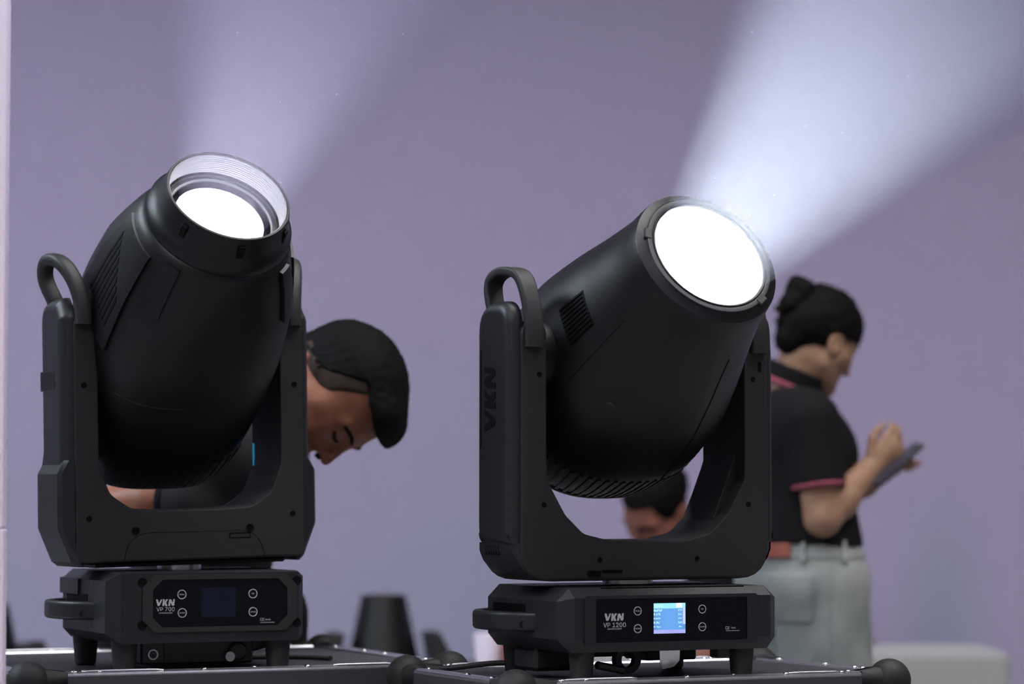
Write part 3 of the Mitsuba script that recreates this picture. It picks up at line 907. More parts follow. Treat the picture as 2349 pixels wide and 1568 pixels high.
def head_left(key, M):
    L0 = 0.340
    body = smooth_prof([(0.121, L0 - 0.068), (0.127, L0 - 0.082), (0.138, L0 - 0.130), (0.150, L0 - 0.20), (0.158, L0 - 0.29), (0.158, L0 - 0.36), (0.152, L0 - 0.47), (0.138, L0 - 0.545)], 40)
    power = lambda z: 2.0 + 1.1 * np.clip((L0 - 0.075 - z) / 0.10, 0, 1)
    h = obj('head', lathe(np.vstack([[(0.0, L0 - 0.38), (0.090, L0 - 0.375), (0.094, L0 - 0.062), (0.110, L0 - 0.062)], body, [(0.134, L0 - 0.552), (0.11, L0 - 0.558), (0, L0 - 0.56)]]), 112, power), HEADBLK, key, M, smooth=40)
    S = Surf(body, power)
    hood = [(0.0935, L0 - 0.062), (0.118, L0 - 0.066), (0.1195, L0 - 0.060), (0.1185, L0 - 0.048), (0.1130, L0 - 0.042), (0.1075, L0 - 0.030), (0.1025, L0 - 0.006), (0.1005, L0), (0.0975, L0 + 0.0005)]
    inn = [(0.0965, L0 - 0.002)]
    for k in range(9):
        z = L0 - 0.003 - 0.0040 * k
        inn += [(0.0950, z), (0.0944, z - 0.0028), (0.0970, z - 0.0030), (0.0970, z - 0.0039)]
    hk = obj('hood', lathe(hood + [(0.0970, L0 - 0.001)] + [(0.0968, L0 - 0.04), (0.0940, L0 - 0.062)], 96), HEADBLK, h, M, smooth=40)
    obj('baffle', lathe(inn + [(0.0945, L0 - 0.040)], 96), BAFFLE, h, M, smooth=20, label='pale ribbed inside of the hood lit by the lens')
    obj('dark_ring', lathe([(0.0948, L0 - 0.0395), (0.0905, L0 - 0.0400), (0.0895, L0 - 0.0440)], 80), PLATE, h, M, smooth=25)  # dark grey ring between the baffle and the lens ring
    obj('lens_ring', lathe([(0.0896, L0 - 0.0440), (0.0850, L0 - 0.0445), (0.0835, L0 - 0.0490)], 80), LENSRING, h, M, smooth=25)
    obj('glass_edge', lathe([(0.0836, L0 - 0.0490), (0.0790, L0 - 0.0505), (0.0725, L0 - 0.0555)], 80), GLOSS, h, M, smooth=25)
    emitter_lens(h, 'lens', slit_lens(0.0735, L0 - 0.0545, 0.009), M, (13.0, 13.0, 13.5), 'glaring white lens deep in the hood')
    for a in (215, 268, 320):
        obj('hood_notch', moved(rbox(-0.002, 0.0035, -0.006, 0.006, -0.012, 0.012, 0.0015), shift(0.1055, 0, L0 - 0.022), rot(a, [0, 0, 1])), DARK, h, M)
    for a in (180, 0):
        obj('side_panel', S.patch([(a - 24, L0 - 0.275), (a + 27, L0 - 0.275), (a + 24, L0 - 0.088), (a - 21, L0 - 0.088)], -0.002, 0.0045, 12, 12), HEADBLK, h, M, smooth=30)
        for k in range(8):
            aa = a - 12 + 4.2 * k
            zt = L0 - 0.112 - 0.010 * k if a == 180 else L0 - 0.18 + 0.01 * k
            obj('vent_slot', S.patch([(aa, L0 - 0.240), (aa + 2.0, L0 - 0.240), (aa + 2.0, zt - 0.006), (aa, zt)], 0.004, 0.0054, 1, 6), DARK, h, M, smooth=False)
    for a in (222, 318):
        obj('shoulder_bracket', S.patch([(a - 7, L0 - 0.16), (a + 7, L0 - 0.16), (a + 6, L0 - 0.076), (a - 6, L0 - 0.076)], -0.002, 0.0065, 6, 8), HEADBLK, h, M, smooth=30)
    obj('belly_seam', S.patch([(222, L0 - 0.3285), (262, L0 - 0.3285), (262, L0 - 0.327), (222, L0 - 0.327)], 0.0, 0.0012, 10, 1), PLATE, h, M, smooth=30)
    n = 60
    for k in range(n):
        a = 360 / n * (k + 0.5)
        obj('cooling_fin', S.patch([(a - 1.0, L0 - 0.544), (a + 1.0, L0 - 0.544), (a + 1.0, L0 - 0.47), (a - 1.0, L0 - 0.47)], -0.001, 0.0022, 1, 3), HEADBLK, h, M, smooth=False)
    for s in (-1, 1):
        obj('tilt_axle', moved(lathe([(0, 0), (0.05, 0), (0.05, 0.028), (0, 0.028)], 32), rot(90 * s, [0, 1, 0]), shift(s * 0.140, 0, 0)), PLASTIC, h, M)
    return h


def underside(key, M, left):
    """The clamp hardware under a base."""
    z = 0.047
    if left:
        c = obj('omega_clamp', cat(rbox(-0.075, 0.095, -0.09, -0.05, 0.008, z, 0.004), rbox(-0.10, -0.06, -0.10, -0.03, 0.010, z, 0.003)), PLASTIC, key, M)
        obj('clamp_bolt', moved(lathe([(0, 0), (0.0075, 0), (0.008, 0.001), (0.008, 0.012), (0, 0.012)], 24), rot(90, [1, 0, 0]), shift(0.050, -0.092, 0.020)), STEEL, c, M)
        obj('clamp_knob', moved(lathe([(0, 0), (0.013, 0), (0.015, 0.003), (0.015, 0.010), (0.012, 0.013), (0, 0.013)], 24), rot(90, [1, 0, 0]), shift(0.066, -0.088, 0.028)), PLASTIC, c, M)
        obj('clamp_lever', moved(rbox(-0.005, 0.075, -0.006, 0.006, -0.010, 0.010, 0.004), rot(-14, [0, 1, 0]), shift(0.055, -0.080, 0.026)), PLASTIC, c, M)
        obj('safety_eye', moved(ring(0.0065, 0.0085, 0.002, 28), rot(90, [1, 0, 0]), shift(-0.080, -0.1002, 0.026)), STEEL, c, M)
    else:
        c = obj('omega_clamp', cat(rbox(-0.075, 0.02, -0.02, 0.05, 0.030, z, 0.003), rbox(0.03, 0.12, -0.02, 0.06, 0.022, z, 0.003)), PLASTIC, key, M)
        obj('clamp_ring', moved(ring(0.012, 0.022, 0.014, 28), rot(90, [1, 0, 0]), shift(-0.030, -0.06, 0.028)), PLASTIC, c, M)
        br = slab(fillet([(-0.020, 0.034), (0.016, 0.034), (0.018, 0.012), (0.010, 0.002), (-0.010, -0.002), (-0.015, 0.006)], 0.002, 2), 0.0025, 0.0005)
        obj('steel_bracket', moved(br, XZ, rot(16, [1, 0, 0]), shift(0.022, -0.105, 0.016)), STEEL, c, M, label='bright bent steel bracket')
        obj('clamp_lever', moved(rbox(-0.025, 0.025, -0.007, 0.007, -0.006, 0.006, 0.003), rot(12, [0, 1, 0]), shift(-0.075, -0.10, 0.018)), PLASTIC, c, M)
        obj('connector_block', rbox(-0.165, -0.08, -0.02, 0.06, 0.010, z, 0.006), PLASTIC, c, M)
        obj('power_socket', rbox(0.098, 0.120, -0.128, -0.10, 0.030, z, 0.002), PLATE, c, M)
    return c


def dirvec(yaw, elev):
    a, e = math.radians(yaw), math.radians(elev)
    return np.array([math.sin(a) * math.cos(e), -math.cos(a) * math.cos(e), math.sin(e)])


def moving_head(left, label, x, y, base_yaw, yoke_yaw, elev, pivot, roll=0.0, dx=0.0):
    key = thing('moving_head_light', label, 'stage light')
    MB = place(x, y, CASE_Z, base_yaw)
    MY = place(x + dx, y, CASE_Z, yoke_yaw, roll)
    MH = MY @ shift(-0.009 if left else 0, 0, pivot) @ rot(90 - elev, [1, 0, 0])
    (base_left if left else base_right)(key, MB)
    (yoke_left if left else yoke_right)(key, MY)
    (head_left if left else head_right)(key, MH)
    underside(key, MB, left)
    return key, MH


FL, HL = moving_head(True, 'black moving head stage light at left with a deep ribbed hood and a dark screen', -0.547, 4.698, 25.0, 28.2, 41.0, 0.532, -1.2)
FR, HR = moving_head(False, 'black moving head stage light at right with a glaring lens and a lit blue screen', 0.176, 4.480, 25.0, 29.0, 31.5, 0.497, 0.0, 0.006)
ax = lambda H: H[:3, 2]
beam('light_beam', 'broad bright white light beam rising to the upper right from the right stage light', (HR @ [0, 0, 0.282, 1])[:3], ax(HR), 0.0905, 13.0, 1.45, (0.9, 2.8), (0.36, 0.33, 0.48), 54.0, (1.2, 1.55, 1.22), 0.62)
beam('light_beam', 'faint lavender white light beam rising from the hood of the left stage light', (HL @ [0, 0, 0.288, 1])[:3], ax(HL), 0.073, 15.5, 1.35, (1.0, 1.2), (0.36, 0.33, 0.48), 11.2, (1.25, 1.35, 1.2))


def dust_in(seed, n, H, z0, r0, deg, far):
    rr = np.random.default_rng(seed)
    out = []
    for _ in range(n):
        t = 0.06 + far * rr.random() ** 0.8
        R = (r0 + t * math.tan(math.radians(deg))) * math.sqrt(rr.random()) * 0.92
        a = rr.random() * 2 * math.pi
        p = (H @ [R * math.cos(a), R * math.sin(a), z0 + t, 1])[:3]
        out.append(sphere(p, 0.0006 + 0.0006 * rr.random() ** 2, 1))
    return out


dk = obj('dust', cat(*dust_in(5, 26, HR, 0.29, 0.09, 11.0, 0.75), *dust_in(9, 12, HL, 0.31, 0.073, 13.0, 0.55)), PALE, smooth=True)
labels[dk] = {'label': 'tiny bright dust specks floating in the two light beams', 'category': 'dust', 'kind': 'stuff'}


# ------------------------------------------------------------------ people
SKIN_A = principled('mat_skin_tan', mikit.proc(lambda p, n, uv: mix((0.21, 0.075, 0.040), (0.26, 0.10, 0.058), noise(p.x * 60, p.y * 60, p.z * 60))), 0.5, specular=0.35)
SKIN_B = principled('mat_skin_light', mikit.proc(lambda p, n, uv: mix((0.27, 0.150, 0.095), (0.32, 0.185, 0.12), noise(p.x * 50, p.y * 50, p.z * 50))), 0.5, specular=0.3)
SKIN_C = principled('mat_skin_ruddy', mikit.proc(lambda p, n, uv: mix((0.19, 0.075, 0.052), (0.26, 0.10, 0.07), noise(p.x * 30, p.y * 30, p.z * 30))), 0.5, specular=0.3)
HAIR = principled('mat_black_hair', (0.0045, 0.0042, 0.0042), 0.7, specular=0.08)
STUBBLE = principled('mat_short_hair', mikit.proc(lambda p, n, uv: mix((0.020, 0.014, 0.011), (0.055, 0.034, 0.024), noise(p.x * 700, p.y * 700, p.z * 700))), 0.7, specular=0.2)
POLO = principled('mat_black_cloth', (0.007, 0.007, 0.008), 0.85, specular=0.15)
DARKTEE = principled('mat_charcoal_cloth', (0.022, 0.022, 0.024), 0.85, specular=0.15)
PINK = principled('mat_pink_piping', (0.26, 0.06, 0.09), 0.8, specular=0.2)
YELLOW = principled('mat_yellow_print', (0.65, 0.47, 0.04), 0.7)
DENIM = principled('mat_pale_denim', mikit.proc(lambda p, n, uv: mix(mix((0.17, 0.19, 0.185), (0.29, 0.30, 0.285), smoothstep(0.25, 0.8, fbm(p.x * 9, p.y * 9, p.z * 5))), (0.12, 0.14, 0.145), 0.35 * noise(p.x * 500, p.y * 500, p.z * 700))), 0.85, specular=0.15)
LEATHER = principled('mat_orange_leather', (0.26, 0.07, 0.048), 0.6)
PHONEM = principled('mat_phone', (0.03, 0.034, 0.036), 0.3, specular=0.5)


def frame(f0, pitch, turn=0.0, tilt=0.0):
    """Columns forward, left, up of a head that looks along f0, bowed by pitch, turned about its own axis to its right."""
    f0 = np.array([*f0, 0.0])
    f0 /= np.linalg.norm(f0)
    z = np.array([0, 0, 1.0])
    l = np.cross(z, f0)
    c, s = math.cos(math.radians(pitch)), math.sin(math.radians(pitch))
    f, u = f0 * c - z * s, z * c + f0 * s
    c, s = math.cos(math.radians(turn)), math.sin(math.radians(turn))
    f, l = f * c - l * s, l * c + f * s
    c, s = math.cos(math.radians(tilt)), math.sin(math.radians(tilt))
    l, u = l * c + u * s, u * c - l * s
    return np.stack([f, l, u], 1).astype(np.float32)


class Head:
    def __init__(self, H, R, s=1.0, ear=(-0.012, -0.006), jaw=1.0):
        self.H, self.R, self.s, self.ear, self.jaw = np.asarray(H, np.float32), R, s, ear, jaw

    def local(self, p):
        return ((p - self.H) @ self.R) / self.s

    def world(self, q):
        return self.H + self.R @ (np.asarray(q, np.float32) * self.s)

    def face(self, p):
        q = self.local(p)
        m = q.copy()
        m[:, 1] = np.abs(m[:, 1])                             # both halves at once
        d = ell(q, (-0.012, 0, 0.036), (0.094, 0.076, 0.086))
        d = smin(d, ell(q, (0.030, 0, -0.030), (0.060, 0.060, 0.085)), 0.03)
        j = self.jaw
        d = smin(d, cone(m, (0.000, 0.052, -0.055), (0.062, 0.016, -0.094), 0.020 * j, 0.018 * j), 0.03)
        d = smin(d, cone(q, (0.066, -0.006, -0.096), (0.066, 0.006, -0.096), 0.019 * j, 0.019 * j), 0.02)
        d = smin(d, cone(m, (0.056, 0.040, -0.022), (0.030, 0.055, -0.020), 0.022, 0.020), 0.02)
        d = smin(d, cone(m, (0.080, 0.010, 0.024), (0.064, 0.046, 0.020), 0.010, 0.010), 0.014)
        d = smax(d, -cone(m, (0.094, 0.030, 0.004), (0.086, 0.040, 0.002), 0.012, 0.012), 0.012)
        d = smin(d, cone(m, (0.073, 0.031, 0.002), (0.072, 0.033, 0.002), 0.0125, 0.0125), 0.004)
        d = smin(d, cone(q, (0.086, 0, 0.014), (0.108, 0, -0.028), 0.007, 0.0105), 0.010)
        d = smin(d, cone(m, (0.094, 0.010, -0.034), (0.090, 0.012, -0.034), 0.008, 0.008), 0.006)
        d = smin(d, cone(m, (0.091, 0.000, -0.060), (0.082, 0.018, -0.063), 0.0065, 0.004), 0.005)
        d = smin(d, cone(m, (0.089, 0.000, -0.072), (0.081, 0.017, -0.068), 0.007, 0.004), 0.004)
        e = m - np.array([self.ear[0], 0.074, self.ear[1]], np.float32)
        t = math.radians(18)
        e = np.stack([e[:, 0] * math.cos(t) + e[:, 2] * math.sin(t), e[:, 1] - 0.25 * np.abs(e[:, 0]) * 0, e[:, 2] * math.cos(t) - e[:, 0] * math.sin(t)], 1)
        er = ell(e, (0, 0.004, 0), (0.019, 0.011, 0.033))
        er = smax(er, -ell(e, (0.002, 0.015, 0.002), (0.010, 0.009, 0.020)), 0.004)
        d = smin(d, er, 0.006)
        return d * self.s



def chain(p, pts, rs):
    d = None
    for a, b, ra, rb in zip(pts[:-1], pts[1:], rs[:-1], rs[1:]):
        c = cone(p, a, b, ra, rb)
        d = c if d is None else smin(d, c, 0.004)
    return d


def limb(p, pts, rs, k=0.02):
    d = None
    for a, b, ra, rb in zip(pts[:-1], pts[1:], rs[:-1], rs[1:]):
        c = cone(p, a, b, ra, rb)
        d = c if d is None else smin(d, c, k)
    return d


def near(f, centre, r, far=0.05):
    """Evaluates f only near a centre: elsewhere the distance to that ball."""
    c = np.asarray(centre, np.float32)

    def g(p):
        d = np.linalg.norm(p - c, axis=1) - r
        out = d + far
        on = d < 0
        if on.any():
            out[on] = f(p[on])
        return out
    return g


def make_hand(wrist, ahead, across, s=1.0, curl=(0.5, 0.6, 0.7, 0.8), thumb=0.5, side=1, palm=(0, 0, 0)):
    """A hand SDF: ahead = towards the fingers, across = from little finger to index; it curls towards ahead x across * side."""
    w = np.asarray(wrist, float)
    f = np.asarray(ahead, float)
    f /= np.linalg.norm(f)
    a = np.asarray(across, float)
    a -= f * (a @ f)
    a /= np.linalg.norm(a)
    n = np.cross(f, a) * side
    fingers = []
    for k, (off, ln) in enumerate(((0.030, 0.070), (0.010, 0.078), (-0.010, 0.072), (-0.028, 0.058))):
        p = w + s * (f * (0.088 - 0.006 * abs(k - 1)) + a * off)
        pts, ang = [w + s * (f * 0.03 + a * off * 0.55), p], 0.0
        for seg, fr in ((0.45, 0.6), (0.30, 1.0), (0.25, 0.8)):
            ang += curl[k] * fr
            p = p + s * ln * seg * (f * math.cos(ang) + n * math.sin(ang))
            pts.append(p)
        fingers.append((pts, [0.0115 * s, 0.0098 * s, 0.0086 * s, 0.0078 * s, 0.0066 * s]))
    t0 = w + s * (f * 0.025 + a * 0.026)
    t1 = t0 + s * 0.042 * (f * 0.65 + a * 0.62 + n * 0.35 * thumb)
    t2 = t1 + s * 0.032 * (f * 0.85 + a * 0.15 + n * 0.5 * thumb)
    t3 = t2 + s * 0.026 * (f * 0.9 - a * 0.1 + n * 0.5 * thumb)
    th = ([w + s * f * 0.012 + s * a * 0.012, t0, t1, t2, t3], [0.015 * s, 0.0145 * s, 0.0115 * s, 0.0098 * s, 0.0078 * s])

    def g(p):
        d = cone(p, w, w + s * f * 0.075, 0.021 * s, 0.020 * s)
        for o in (-0.022, 0.0, 0.022):
            d = smin(d, cone(p, w + s * (f * 0.02 + a * o * 0.6), w + s * (f * 0.082 + a * o), 0.014 * s, 0.0125 * s), 0.012)
        for pts, rs in fingers:
            d = smin(d, chain(p, pts, rs), 0.004)
        return smin(d, chain(p, *th), 0.008)
    return near(g, w + s * f * 0.085, 0.15 * s)


def bbox(*pts, pad=0.2):
    q = np.array(pts)
    return q.min(0) - pad, q.max(0) + pad


# --- the woman with the phone, standing behind the right stage light
def woman():
    key = thing('person', 'woman with a black hair bun, black polo shirt and pale jeans looking at a phone', 'person')
    f0 = np.array([0.945, 0.326])
    lat = np.array([-f0[1], f0[0], 0.0])                      # to her left, away from the camera
    R = frame(f0, 28, -12)
    hd = Head((0.708, 6.50, 1.486), R, 0.93)
    C = lambda x, z, k=0.0: np.array([x, 6.5, z]) + lat * k
    ns, ne = C(0.640, 1.375), hd.world((-0.030, 0, -0.05))
    shR, elR, wrR = np.array([0.668, 6.345, 1.300]), np.array([0.692, 6.325, 1.085]), np.array([0.812, 6.420, 1.198])
    shL, elL, wrL = np.array([0.575, 6.655, 1.300]), np.array([0.680, 6.700, 1.110]), np.array([0.820, 6.560, 1.155])
    fR = np.array([0.70, 0.20, 0.66])
    hR = make_hand(wrR, fR, (-0.45, -0.25, 0.75), 0.88, (0.55, 0.6, 0.65, 0.7), 0.25, -1)
    hL = make_hand(wrL, (0.78, -0.22, 0.55), (0.1, -0.9, 0.25), 0.85, (0.25, 0.3, 0.35, 0.4), 0.5, 1)

    def torso(p, o=0.0):
        d = cone(p, shR + (-0.01, 0.03, 0.0), shL + (0.01, -0.03, 0.0), 0.052 + o, 0.052 + o)
        for k in (-0.062, 0.062):
            d = smin(d, cone(p, C(0.622, 1.255, k), C(0.648, 1.06, k * 0.9), 0.098 + o, 0.090 + o), 0.05)
            d = smin(d, cone(p, C(0.648, 1.06, k), C(0.655, 0.95, k * 1.15), 0.092 + o, 0.108 + o), 0.05)
        d = smin(d, cone(p, C(0.690, 1.225, -0.06), C(0.690, 1.225, 0.06), 0.055 + o, 0.055 + o), 0.05)
        return d

    def legs(p, o=0.0):
        d = None
        for k, dx in ((-0.088, 0.012), (0.088, -0.03)):
            c = limb(p, [C(0.662, 0.93, k), C(0.672 + dx, 0.50, k * 1.05), C(0.640 + dx * 2, 0.09, k * 1.05)], [0.100 + o, 0.066 + o, 0.042 + o])
            d = c if d is None else smin(d, c, 0.03)
        return d

    armR = lambda p, o=0.0: limb(p, [shR, elR], [0.050 + o, 0.041 + o])
    armL = lambda p, o=0.0: limb(p, [shL, elL], [0.050 + o, 0.041 + o])
    foreR = lambda p: limb(p, [elR, elR * 0.65 + wrR * 0.35, wrR], [0.039, 0.040, 0.0255])
    foreL = lambda p: limb(p, [elL, elL * 0.65 + wrL * 0.35, wrL], [0.038, 0.038, 0.025])
    feet = lambda p: np.minimum(cone(p, C(0.69, 0.035, -0.092), C(0.80, 0.03, -0.10), 0.038, 0.034), cone(p, C(0.60, 0.035, 0.092), C(0.71, 0.03, 0.10), 0.038, 0.034))

    def body(p):
        d = smin(torso(p), legs(p), 0.03)
        d = smin(d, cone(p, ns, ne, 0.056, 0.050), 0.035)
        d = smin(d, near(hd.face, hd.H, 0.19)(p), 0.022)
        d = smin(d, smin(armR(p), foreR(p), 0.015), 0.02)
        d = smin(d, smin(armL(p), foreL(p), 0.015), 0.02)
        d = smin(smin(d, hR(p), 0.008), hL(p), 0.008)
        return smin(d, feet(p), 0.03)

    skin = obj('body', surface(body, (0.42, 6.14, 0.0 + 0.002), (1.05, 6.86, 1.64), 0.0052), SKIN_B, key, smooth=True)

    def hair(p):
        q = hd.local(p)
        d = ell(q, (-0.016, 0, 0.042), (0.110, 0.088, 0.098))
        d = smin(d, cone(q, (-0.075, 0, 0.0), (-0.085, 0, -0.040), 0.052, 0.036), 0.04)
        m = q.copy()
        m[:, 1] = np.abs(m[:, 1])
        d = smax(d, -np.maximum(0.030 - q[:, 0], q[:, 2] - 0.029), 0.008)
        d = smax(d, -ell(m, (0.002, 0.084, -0.010), (0.030, 0.030, 0.036)), 0.008)
        d = smax(d, -np.maximum(q[:, 2] + 0.030, -0.045 - q[:, 0]), 0.01)
        return d * hd.s + 0.0035 * (meshkit.noise(p * 55.0) - 0.5).astype(np.float32)

    lo, hi = bbox(hd.H, pad=0.17)
    hk = obj('hair', surface(hair, lo, hi, 0.0042), HAIR, key, smooth=True)
    bc = hd.world((-0.116, 0.0, 0.078))

    def bun(p):
        q = p - bc
        a = np.arctan2(q[:, 1], q[:, 0])
        d = np.linalg.norm(q * (1, 1, 0.95), axis=1) - 0.036
        d = smin(d, np.linalg.norm(p - (bc + (-0.028, -0.02, -0.030)), axis=1) - 0.024, 0.02)
        d = smin(d, cone(p, bc + (-0.02, -0.01, -0.03), bc + (-0.058, -0.03, -0.040), 0.012, 0.006), 0.01)
        d = smin(d, cone(p, bc + (-0.02, -0.01, -0.06), bc + (-0.062, -0.03, -0.070), 0.012, 0.004), 0.01)
        return d + 0.008 * (meshkit.noise(p * 60.0) - 0.5).astype(np.float32)
    obj('bun', surface(bun, bc - 0.09, bc + 0.06, 0.004), HAIR, hk, smooth=True)
    for s in (-1, 1):
        obj('eyebrow', tube([hd.world((0.088, s * 0.014, 0.024)), hd.world((0.084, s * 0.030, 0.028)), hd.world((0.070, s * 0.050, 0.023))], 0.0028, 12, 6), HAIR, key)
        obj('eyelash', tube([hd.world((0.0855, s * 0.022, -0.001)), hd.world((0.084, s * 0.033, -0.003)), hd.world((0.076, s * 0.043, 0.0))], 0.0022, 12, 6), HAIR, key)

    ax_ = (elR - shR) / np.linalg.norm(elR - shR)
    axl = (elL - shL) / np.linalg.norm(elL - shL)
    hemR, hemL = shR + ax_ * 0.145, shL + axl * 0.145
    wr = lambda p: 0.005 * (meshkit.noise(p * (14, 14, 9)) - 0.5).astype(np.float32)

    def shirt(p):
        d = torso(p, 0.019)
        d = smax(d, 1.022 - 0.05 * (p[:, 0] - 0.70) - p[:, 2], 0.006)
        d = smin(d, smax(limb(p, [shR, elR], [0.066, 0.060]), (p - hemR) @ ax_.astype(np.float32), 0.004), 0.022)
        d = smin(d, smax(limb(p, [shL, elL], [0.066, 0.060]), (p - hemL) @ axl.astype(np.float32), 0.004), 0.022)
        d = smin(d, smax(cone(p, C(0.738, 1.10), C(0.750, 1.03), 0.022, 0.018), 0.990 - p[:, 2], 0.004), 0.03)
        return smax(d, -cone(p, ns * 0.55 + ne * 0.45, ne, 0.046, 0.050), 0.006) + wr(p)
    sh = obj('polo_shirt', surface(shirt, (0.40, 6.20, 0.94), (0.90, 6.84, 1.44), 0.0052), POLO, key, smooth=True)
    for hem, a_, s0, e0 in ((hemR, ax_, shR, elR), (hemL, axl, shL, elL)):
        band = lambda p: smax(limb(p, [s0, e0], [0.0640, 0.0615]), np.abs((p - hem) @ a_.astype(np.float32)) - 0.0055, 0.002)
        obj('sleeve_trim', surface(band, hem - 0.085, hem + 0.085, 0.004), PINK, sh, smooth=True, label='pink edge of the sleeve')
    nd = (ne - ns) / np.linalg.norm(ne - ns) * 0.75 + np.array([0.30, 0.05, 0.6])
    nd /= np.linalg.norm(nd)
    nc = ns + nd * 0.028
    col = lambda p: smax(smax(cone(p, ns - nd * 0.03, ne, 0.076, 0.066), np.abs((p - nc) @ nd.astype(np.float32)) - 0.024, 0.004), -cone(p, ns - nd * 0.03, ne, 0.062, 0.056), 0.003)
    obj('collar', surface(col, nc - 0.11, nc + 0.11, 0.004), POLO, sh, smooth=True)
    nt = nc - nd * 0.019
    trim = lambda p: smax(smax(cone(p, ns - nd * 0.03, ne, 0.0815, 0.068), np.abs((p - nt) @ nd.astype(np.float32)) - 0.0065, 0.002), -cone(p, ns - nd * 0.03, ne, 0.062, 0.056), 0.003)
    obj('collar_trim', surface(trim, nc - 0.12, nc + 0.11, 0.004), PINK, sh, smooth=True, label='pink stripe on the collar')
    for z in (1.255, 1.185):
        mark = lambda p: smax(torso(p, 0.0185), np.linalg.norm((p - np.array([0.594, 6.398, z], np.float32)) * (1, 1, 1.3), axis=1) - 0.024, 0.003)
        obj('yellow_print', surface(mark, (0.54, 6.33, z - 0.04), (0.66, 6.47, z + 0.04), 0.0035), YELLOW, sh, smooth=True, label='yellow print on the back of the shirt')

    fold = lambda p: 0.010 * (meshkit.noise(p * (22, 22, 10), 3) - 0.5).astype(np.float32) + 0.022 * (meshkit.fbm(p * (13, 13, 6), 3, 8) - 0.5).astype(np.float32) * np.clip((0.98 - p[:, 2]) * 4, 0, 1).astype(np.float32)

    def jeans(p, o=0.0):
        t = smax(torso(p, 0.009), p[:, 2] - 1.035, 0.004)
        d = None
        for k, dx in ((-0.088, 0.012), (0.088, -0.03)):
            c = limb(p, [C(0.668, 0.92, k), C(0.690 + dx, 0.50, k * 1.05), C(0.655 + dx * 2, 0.06, k * 1.05)], [0.112, 0.098, 0.085])
            d = c if d is None else smin(d, c, 0.02)
        d = smin(t, smax(d, p[:, 2] - 1.0, 0.004), 0.03)
        return smax(d, 0.045 - p[:, 2], 0.004) + fold(p) - o
    jn = obj('jeans', surface(jeans, (0.42, 6.22, 0.03), (0.90, 6.80, 1.06), 0.006), DENIM, key, smooth=True)

    def piece(name, box, o, mat, label=None, rnd=0.006, h=0.004):
        lo, hi = np.array(box[0], float), np.array(box[1], float)
        c, e = ((lo + hi) / 2).astype(np.float32), ((hi - lo) / 2 - rnd).astype(np.float32)
        g = lambda p: smax(jeans(p, o), np.linalg.norm(np.maximum(np.abs(p - c) - e, 0), axis=1) - rnd, 0.002)
        obj(name, surface(g, lo - 0.02, hi + 0.02, h), mat, jn, smooth=True, label=label)
    piece('waistband', ((0.45, 6.22, 0.992), (0.88, 6.80, 1.032)), 0.004, DENIM)
    piece('leather_patch', ((0.555, 6.22, 0.994), (0.622, 6.52, 1.030)), 0.010, LEATHER, 'orange brown leather patch on the waistband')
    piece('belt_loop', ((0.640, 6.22, 0.985), (0.654, 6.46, 1.038)), 0.011, DENIM)
    piece('belt_loop', ((0.735, 6.22, 0.985), (0.748, 6.46, 1.038)), 0.011, DENIM)
    piece('back_pocket', ((0.560, 6.22, 0.850), (0.668, 6.48, 0.962)), 0.005, DENIM)
    piece('side_seam', ((0.700, 6.22, 0.30), (0.708, 6.48, 0.99)), 0.004, DENIM)
    for k, x in ((-0.092, 0.69), (0.092, 0.60)):
        shoe = lambda p: smax(cone(p, C(x - 0.03, 0.040, k), C(x + 0.13, 0.032, k * 1.06), 0.048, 0.043), 0.001 - p[:, 2], 0.004)
        obj('shoe', surface(shoe, C(x, 0.04, k) - (0.12, 0.09, 0.06), C(x, 0.04, k) + (0.22, 0.09, 0.07), 0.006), RUBBER, key, smooth=True)

    ph = thing('smartphone', 'dark smartphone held up in the hands of the woman in the polo shirt', 'phone')
    d = np.array([0.735, 0.10, 0.665])
    d /= np.linalg.norm(d)
    wv = np.array([-0.12, 0.98, 0.10])
    wv -= d * (wv @ d)
    wv /= np.linalg.norm(wv)
    Mp = np.eye(4)
    Mp[:3, 0], Mp[:3, 1], Mp[:3, 2] = wv, d, np.cross(wv, d)
    Mp[:3, 3] = (0.876, 6.475, 1.208)
    obj('case', slab(rrect(0.072, 0.144, 0.012, 6), 0.0095, 0.003, 3), PHONEM, ph, Mp)
    obj('display', moved(slab(rrect(0.066, 0.137, 0.010, 6), 0.0006, 0.0002), shift(0, 0, 0.0094)), GLOSS, ph, Mp)


